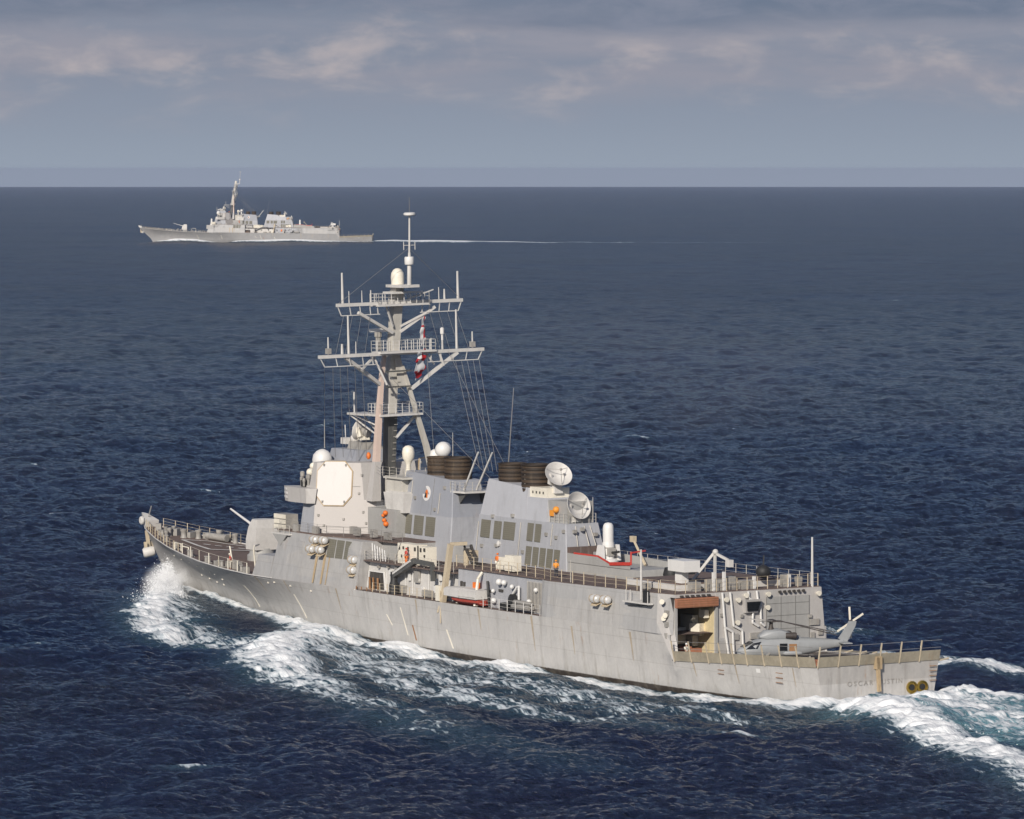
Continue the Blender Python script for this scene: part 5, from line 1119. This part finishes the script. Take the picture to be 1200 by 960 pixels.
def build_sea():
    rs = [30, 80, 140, 200, 250, 290, 320, 345]; r = 350.0
    while r < 34000: rs.append(r); r += 2.5 if 3395 < r < 3505 else .30 if r < 420 else min(.28 * max(1, (r / 455)) ** 2, 400)
    rs = np.array(rs)
    fine = np.arange(-11, 11, .029); co = []
    a = 11.0; st = .032
    while a < 180: co.append(a); a += st; st = min(st * 1.06, 6)
    ang = np.radians(np.concatenate([-np.array(co[::-1]), fine, np.array(co)]))
    na, nr = len(ang), len(rs)
    Rm, A = np.meshgrid(rs, ang, indexing='ij'); X = Rm * np.sin(A); Y = Rm * np.cos(A)
    dr = np.gradient(rs)[:, None] * np.ones((1, na)); da = np.gradient(ang)[None, :] * Rm; sp = np.maximum(np.maximum(.28, .28 * (Rm / 455) ** 2), da * .8)
    Z = np.zeros_like(X); DX = np.zeros_like(X); DY = np.zeros_like(X)
    for n, L, lo, hi, hs, fade, seed in ((512, 610, 20, 140, .85, 26, 3), (512, 211, 4.0, 22, .82, 6.5, 5), (512, 53, .5, 4, .40, 2.2, 9)):
        T = spectrum(n, L, lo, hi, R(-112 + seed * 3), hs, seed); a = 1 / (1 + (sp / (fade * .95)) ** 3)
        # rotate each tile so repeats do not line up
        c, s = math.cos(.35 * seed), math.sin(.35 * seed)
        z, dx, dy = sample(T, L, X * c - Y * s + 7 * seed, X * s + Y * c)
        Z += z * a; DX += (dx * c + dy * s) * a * 1.1; DY += (-dx * s + dy * c) * a * 1.1
    sx, sy = ship_xy(X, Y, (34.349, 464.362), HEAD)
    near = (np.abs(sx - 20) < 330) & (np.abs(sy) < 90); foam = np.zeros_like(X); hg = np.zeros_like(X)
    f, h = wake(sx[near], sy[near], WAKE); foam[near] = f; hg[near] = h
    # trough the hull makes along its middle
    tr = np.exp(-((np.abs(sy) - 9) / 7) ** 2) * np.clip((sx - 6) / 16, 0, 1) * np.clip((104 - sx) / 18, 0, 1); hg -= .62 * tr
    quiet = 1 - .75 * np.exp(-(np.maximum(np.abs(sy) - 8, 0) / 5) ** 2) * ((sx > -4) & (sx < 150))
    fx, fy = ship_xy(X, Y, (-96.5, 3440), R(180), FSC)
    nf = (np.abs(fx + 200) < 620) & (np.abs(fy) < 110); f, h = wake(fx[nf], fy[nf], FARWAKE); foam[nf] = np.maximum(foam[nf], f); hg[nf] += h
    wr = np.random.default_rng(40)
    for _ in range(34):
        rr, aa = 400 + 1500 * wr.random() ** 1.3, wr.uniform(-.12, .12); cx_, cy_ = rr * math.sin(aa), rr * math.cos(aa); w_ = wr.uniform(.5, 1.3)
        q_ = (np.abs(X - cx_) < 9) & (np.abs(Y - cy_) < 12); foam[q_] = np.maximum(foam[q_], .92 * np.exp(-((X[q_] - cx_) / (2.0 * w_)) ** 2 - ((Y[q_] - cy_) / (1.0 * w_)) ** 2))
    # lumpy water in the foam
    T = spectrum(256, 31, .9, 6, 0.3, .5, 21, 0); z, _, _ = sample(T, 31, sx, sy); Z = Z * quiet + hg + (z * np.clip(foam, 0, 1.2) * .6 + np.abs(z) * np.clip(foam - .5, 0, .8) * .4) * (sp < 2)
    lace = spectrum(512, 83, 1.2, 30, 0, 4, 33, 0)[0]
    aer = np.clip(np.exp(-(np.abs(sy) / 9.5) ** 2) * np.clip((2 - sx) / 10, 0, 1) * np.clip((sx + 320) / 250, 0, 1), 0, 1)
    aer = np.maximum(aer, .30 * np.clip(foam, 0, 1))
    Z -= (X ** 2 + Y ** 2) / (2 * REARTH)
    V = np.stack([X + DX * quiet, Y + DY * quiet, Z], -1).reshape(-1, 3)
    i = np.arange(nr - 1)[:, None] * na + np.arange(na - 1)[None, :]
    F = np.stack([i, i + 1, i + na + 1, i + na], -1).reshape(-1, 4)
    # close the ring behind the camera
    i2 = np.arange(nr - 1) * na; F = np.concatenate([F, np.stack([i2 + na - 1, i2, i2 + na, i2 + 2 * na - 1], -1)])
    F = F[:, ::-1]
    me = bpy.data.meshes.new('sea_water'); me.vertices.add(len(V)); me.vertices.foreach_set('co', V.astype(np.float32).ravel())
    me.loops.add(F.size); me.loops.foreach_set('vertex_index', F.astype(np.int32).ravel())
    me.polygons.add(len(F)); me.polygons.foreach_set('loop_start', np.arange(0, F.size, 4, dtype=np.int32))
    me.update(calc_edges=True); me.shade_smooth()
    for nm, dat in (('foam', foam), ('aerated', aer), ('coarse', np.clip(sp / 1.2, 0, 30))):
        at = me.attributes.new(nm, 'FLOAT', 'POINT'); at.data.foreach_set('value', dat.astype(np.float32).ravel())
    o = bpy.data.objects.new('sea_water', me); COL.objects.link(o); o['kind'] = 'structure'; o['label'] = 'dark blue choppy sea with white wake foam'
    return o
sea = build_sea()
def sea_material():
    m, t = material('sea')
    co = t.new('ShaderNodeTexCoord').outputs['Object']
    def attr(n): return t.new('ShaderNodeAttribute', dict(attribute_name=n)).outputs['Fac']
    foam, aer, coarse = attr('foam'), attr('aerated'), attr('coarse')
    # ripples, and the waves the sheet itself is too coarse to carry farther out
    rot = t.n.new('ShaderNodeMapping'); t.set(rot.inputs[0], co); rot.inputs[2].default_value = (0, 0, R(-20)); rot.inputs[3].default_value = (.75, 1.25, 1)
    w = rot.outputs[0]
    n0 = t.noise(w, 2.0, 4, .6, .4); n1 = t.noise(w, .35, 3, .55, .3); n2 = t.noise(w, .09, 3, .55, .2)
    n3 = t.noise(w, 6.0, 2, .6, .2)
    h = t.math('ADD', t.math('MULTIPLY', n0, t.ramp(coarse, .3, 2.0, .75, 2.6)), t.math('MULTIPLY', n3, .20))
    h = t.math('ADD', h, t.math('MULTIPLY', n1, t.ramp(coarse, .4, 2.5, 0.8, 11.0)))
    h = t.math('ADD', h, t.math('MULTIPLY', n2, t.ramp(coarse, 1.5, 8.0, 0.0, 20.0)))
    gust = t.noise(t.scale(co, (.0022, .0045, .002)), 1.0, 4, .6, .5); gust2 = t.noise(t.scale(co, (.012, .02, .01)), 1.0, 3, .6)
    h = t.math('MULTIPLY', h, t.math('ADD', t.ramp(gust, .36, .64, .55, 1.25), t.ramp(gust2, .35, .65, -.15, .25)))
    bump = t.new('ShaderNodeBump', None, Strength=1.0, Distance=1.0, Height=h)
    deep = t.mix(t.ramp(t.noise(co, .006, 3, .5), .35, .65), (.0042, .0086, .029), (.0062, .0115, .038))
    col = t.mix(t.math('MULTIPLY', aer, .8, 0, True), deep, (.20, .40, .46))
    b = t.new('ShaderNodeBsdfPrincipled', None, Base_Color=col, Roughness=t.ramp(coarse, .3, 5, .10, .24), IOR=1.333, Specular_IOR_Level=t.ramp(coarse, .5, 4, .5, .40), Normal=bump.outputs[0])
    # foam: streaks drawn out along the near ship's track, broken into lace
    sr = t.n.new('ShaderNodeMapping'); sr.vector_type = 'TEXTURE'; t.set(sr.inputs[0], co); sr.inputs[1].default_value = (34.349, 464.362, 0); sr.inputs[2].default_value = (0, 0, HEAD)
    s = sr.outputs[0]
    f1 = t.noise(t.scale(s, (.12, .85, .5)), 1.0, 6, .66, .6); f2 = t.noise(t.scale(s, (.55, 3.2, 1)), 1.0, 6, .70, .6)
    vv = t.new('ShaderNodeTexVoronoi', dict(feature='DISTANCE_TO_EDGE'), Vector=t.scale(s, (.35, .8, .5)), Scale=1.0).outputs[0]
    lace = t.math('SUBTRACT', .5, t.math('MULTIPLY', t.ramp(vv, 0, .35), .5))
    k = t.math('ADD', t.math('MULTIPLY', f1, .45), t.math('MULTIPLY', f2, .42)); k = t.math('ADD', k, t.math('MULTIPLY', lace, .13))
    kk = t.ramp(k, .34, .66, 0, 1, False)
    thr = t.math('SUBTRACT', 1.06, foam)
    mask = t.ramp(t.math('SUBTRACT', kk, thr), -.06, .16)
    mask = t.math('MULTIPLY', mask, t.ramp(foam, .06, .25))
    fc = t.mix(t.ramp(t.math('SUBTRACT', kk, thr), .0, .55), (.36, .42, .46), (.86, .87, .87))
    fb = t.new('ShaderNodeBump', None, Strength=.5, Distance=.25, Height=t.math('ADD', f2, t.math('MULTIPLY', f1, .7)))
    fo = t.new('ShaderNodeBsdfPrincipled', None, Base_Color=fc, Roughness=.8, Normal=fb.outputs[0])
    mx = t.new('ShaderNodeMixShader', None, i0=mask, i1=b.outputs[0], i2=fo.outputs[0]); finish(t, mx)
    return m
sea.data.materials.append(sea_material())

# ------------------------------------------------------------------ spray thrown up at the bow: many small drops and shreds
def spray():
    m = MB(); rng = np.random.default_rng(5)
    def drop(p, r):
        u = rng.normal(size=(4, 3)); u /= np.linalg.norm(u, axis=1)[:, None]; u[:, 0] *= 2.0; u[:, 2] *= 1.5; m.add([tuple(np.array(p) + r * q) for q in u], [(0, 1, 2), (0, 2, 3), (0, 3, 1), (1, 3, 2)])
    for _ in range(34000):
        f = rng.random() ** 1.5; x = 146.5 - 17 * f + rng.normal() * .6; side = 1 if rng.random() < .8 else -1
        base = .9 + 6.6 * f + abs(rng.normal()) * (.6 + 1.8 * f); hmax = 2.0 * (1 - f) ** .7 + .5
        drop((x, side * base, .4 + abs(rng.normal()) * .42 * hmax + .6 * (1 - f)), .02 + .075 * rng.random() ** 3)
    for x0, y0, n, h in ((63, 30.5, 900, .6), (72, 25, 700, .6), (-12, 6, 700, .5), (-22, 10, 700, .5)):
        for _ in range(n): drop((x0 + rng.normal() * 2.6, y0 + rng.normal() * 1.0, .5 + abs(rng.normal()) * h * .6), .02 + .06 * rng.random() ** 3)
    o = m.build('bow_spray', 'spray'); o['kind'] = 'stuff'; o['label'] = 'white spray thrown up by the bow and stern'; o.matrix_world = SM; return o
def spray_mat():
    m, t = material('spray'); finish(t, t.new('ShaderNodeBsdfPrincipled', None, Base_Color=(.86, .87, .88), Roughness=.8, Subsurface_Weight=0.0))
spray_mat(); spray()

# ------------------------------------------------------------------ the air: thin sea haze, the mist of the bow wave, exhaust above the funnels
def volume_mat(name, col, density, noise=None, absorb=None, aniso=0.0):
    m, t = material(name); d = density
    if noise: 
        co = t.new('ShaderNodeTexCoord').outputs['Object']; g = t.new('ShaderNodeTexGradient', dict(gradient_type='SPHERICAL'), Vector=co).outputs[1]
        n = t.noise(co, noise, 5, .65, .6); d = t.math('MULTIPLY', t.math('MULTIPLY', t.ramp(n, .38, .72), t.ramp(g, .0, .7)), density)
    v = t.new('ShaderNodeVolumePrincipled', None, Color=col, Density=d, Anisotropy=aniso)
    o = t.new('ShaderNodeOutputMaterial'); t.t.links.new(v.outputs[0], o.inputs['Volume']); return m
volume_mat('haze_air', (.56, .64, .83), 2.6e-5)
hz = MB().box(-33000, 33000, -33000, 33000, -80, 53).build('haze', 'haze_air'); hz['kind'] = 'stuff'; hz['label'] = 'thin pale haze over the sea'
volume_mat('mist_air', (.97, .97, .97), .42, noise=2.6, aniso=-.35)
SC.cycles.volume_bounces = 1
def puff(name, mat, p, size, rz, label):
    o = MB().ball((0, 0, 0), 1.0, 1.0, 20).build(name, mat, None); o.matrix_world = SM @ Matrix.Translation(p) @ Matrix.Rotation(rz, 4, 'Z') @ Matrix.Diagonal((*size, 1)); o['kind'] = 'stuff'; o['label'] = label; return o
puff('bow_mist', 'mist_air', (134, 7.5, 1.6), (9.0, 3.4, 3.4), R(-33), 'white mist blowing off the bow wave')
volume_mat('exhaust_air', (.42, .36, .36), .007, noise=1.6)
puff('exhaust_smoke', 'exhaust_air', (52, -9, 30), (30, 12, 12), R(20), 'faint brown exhaust haze drifting off the funnels')
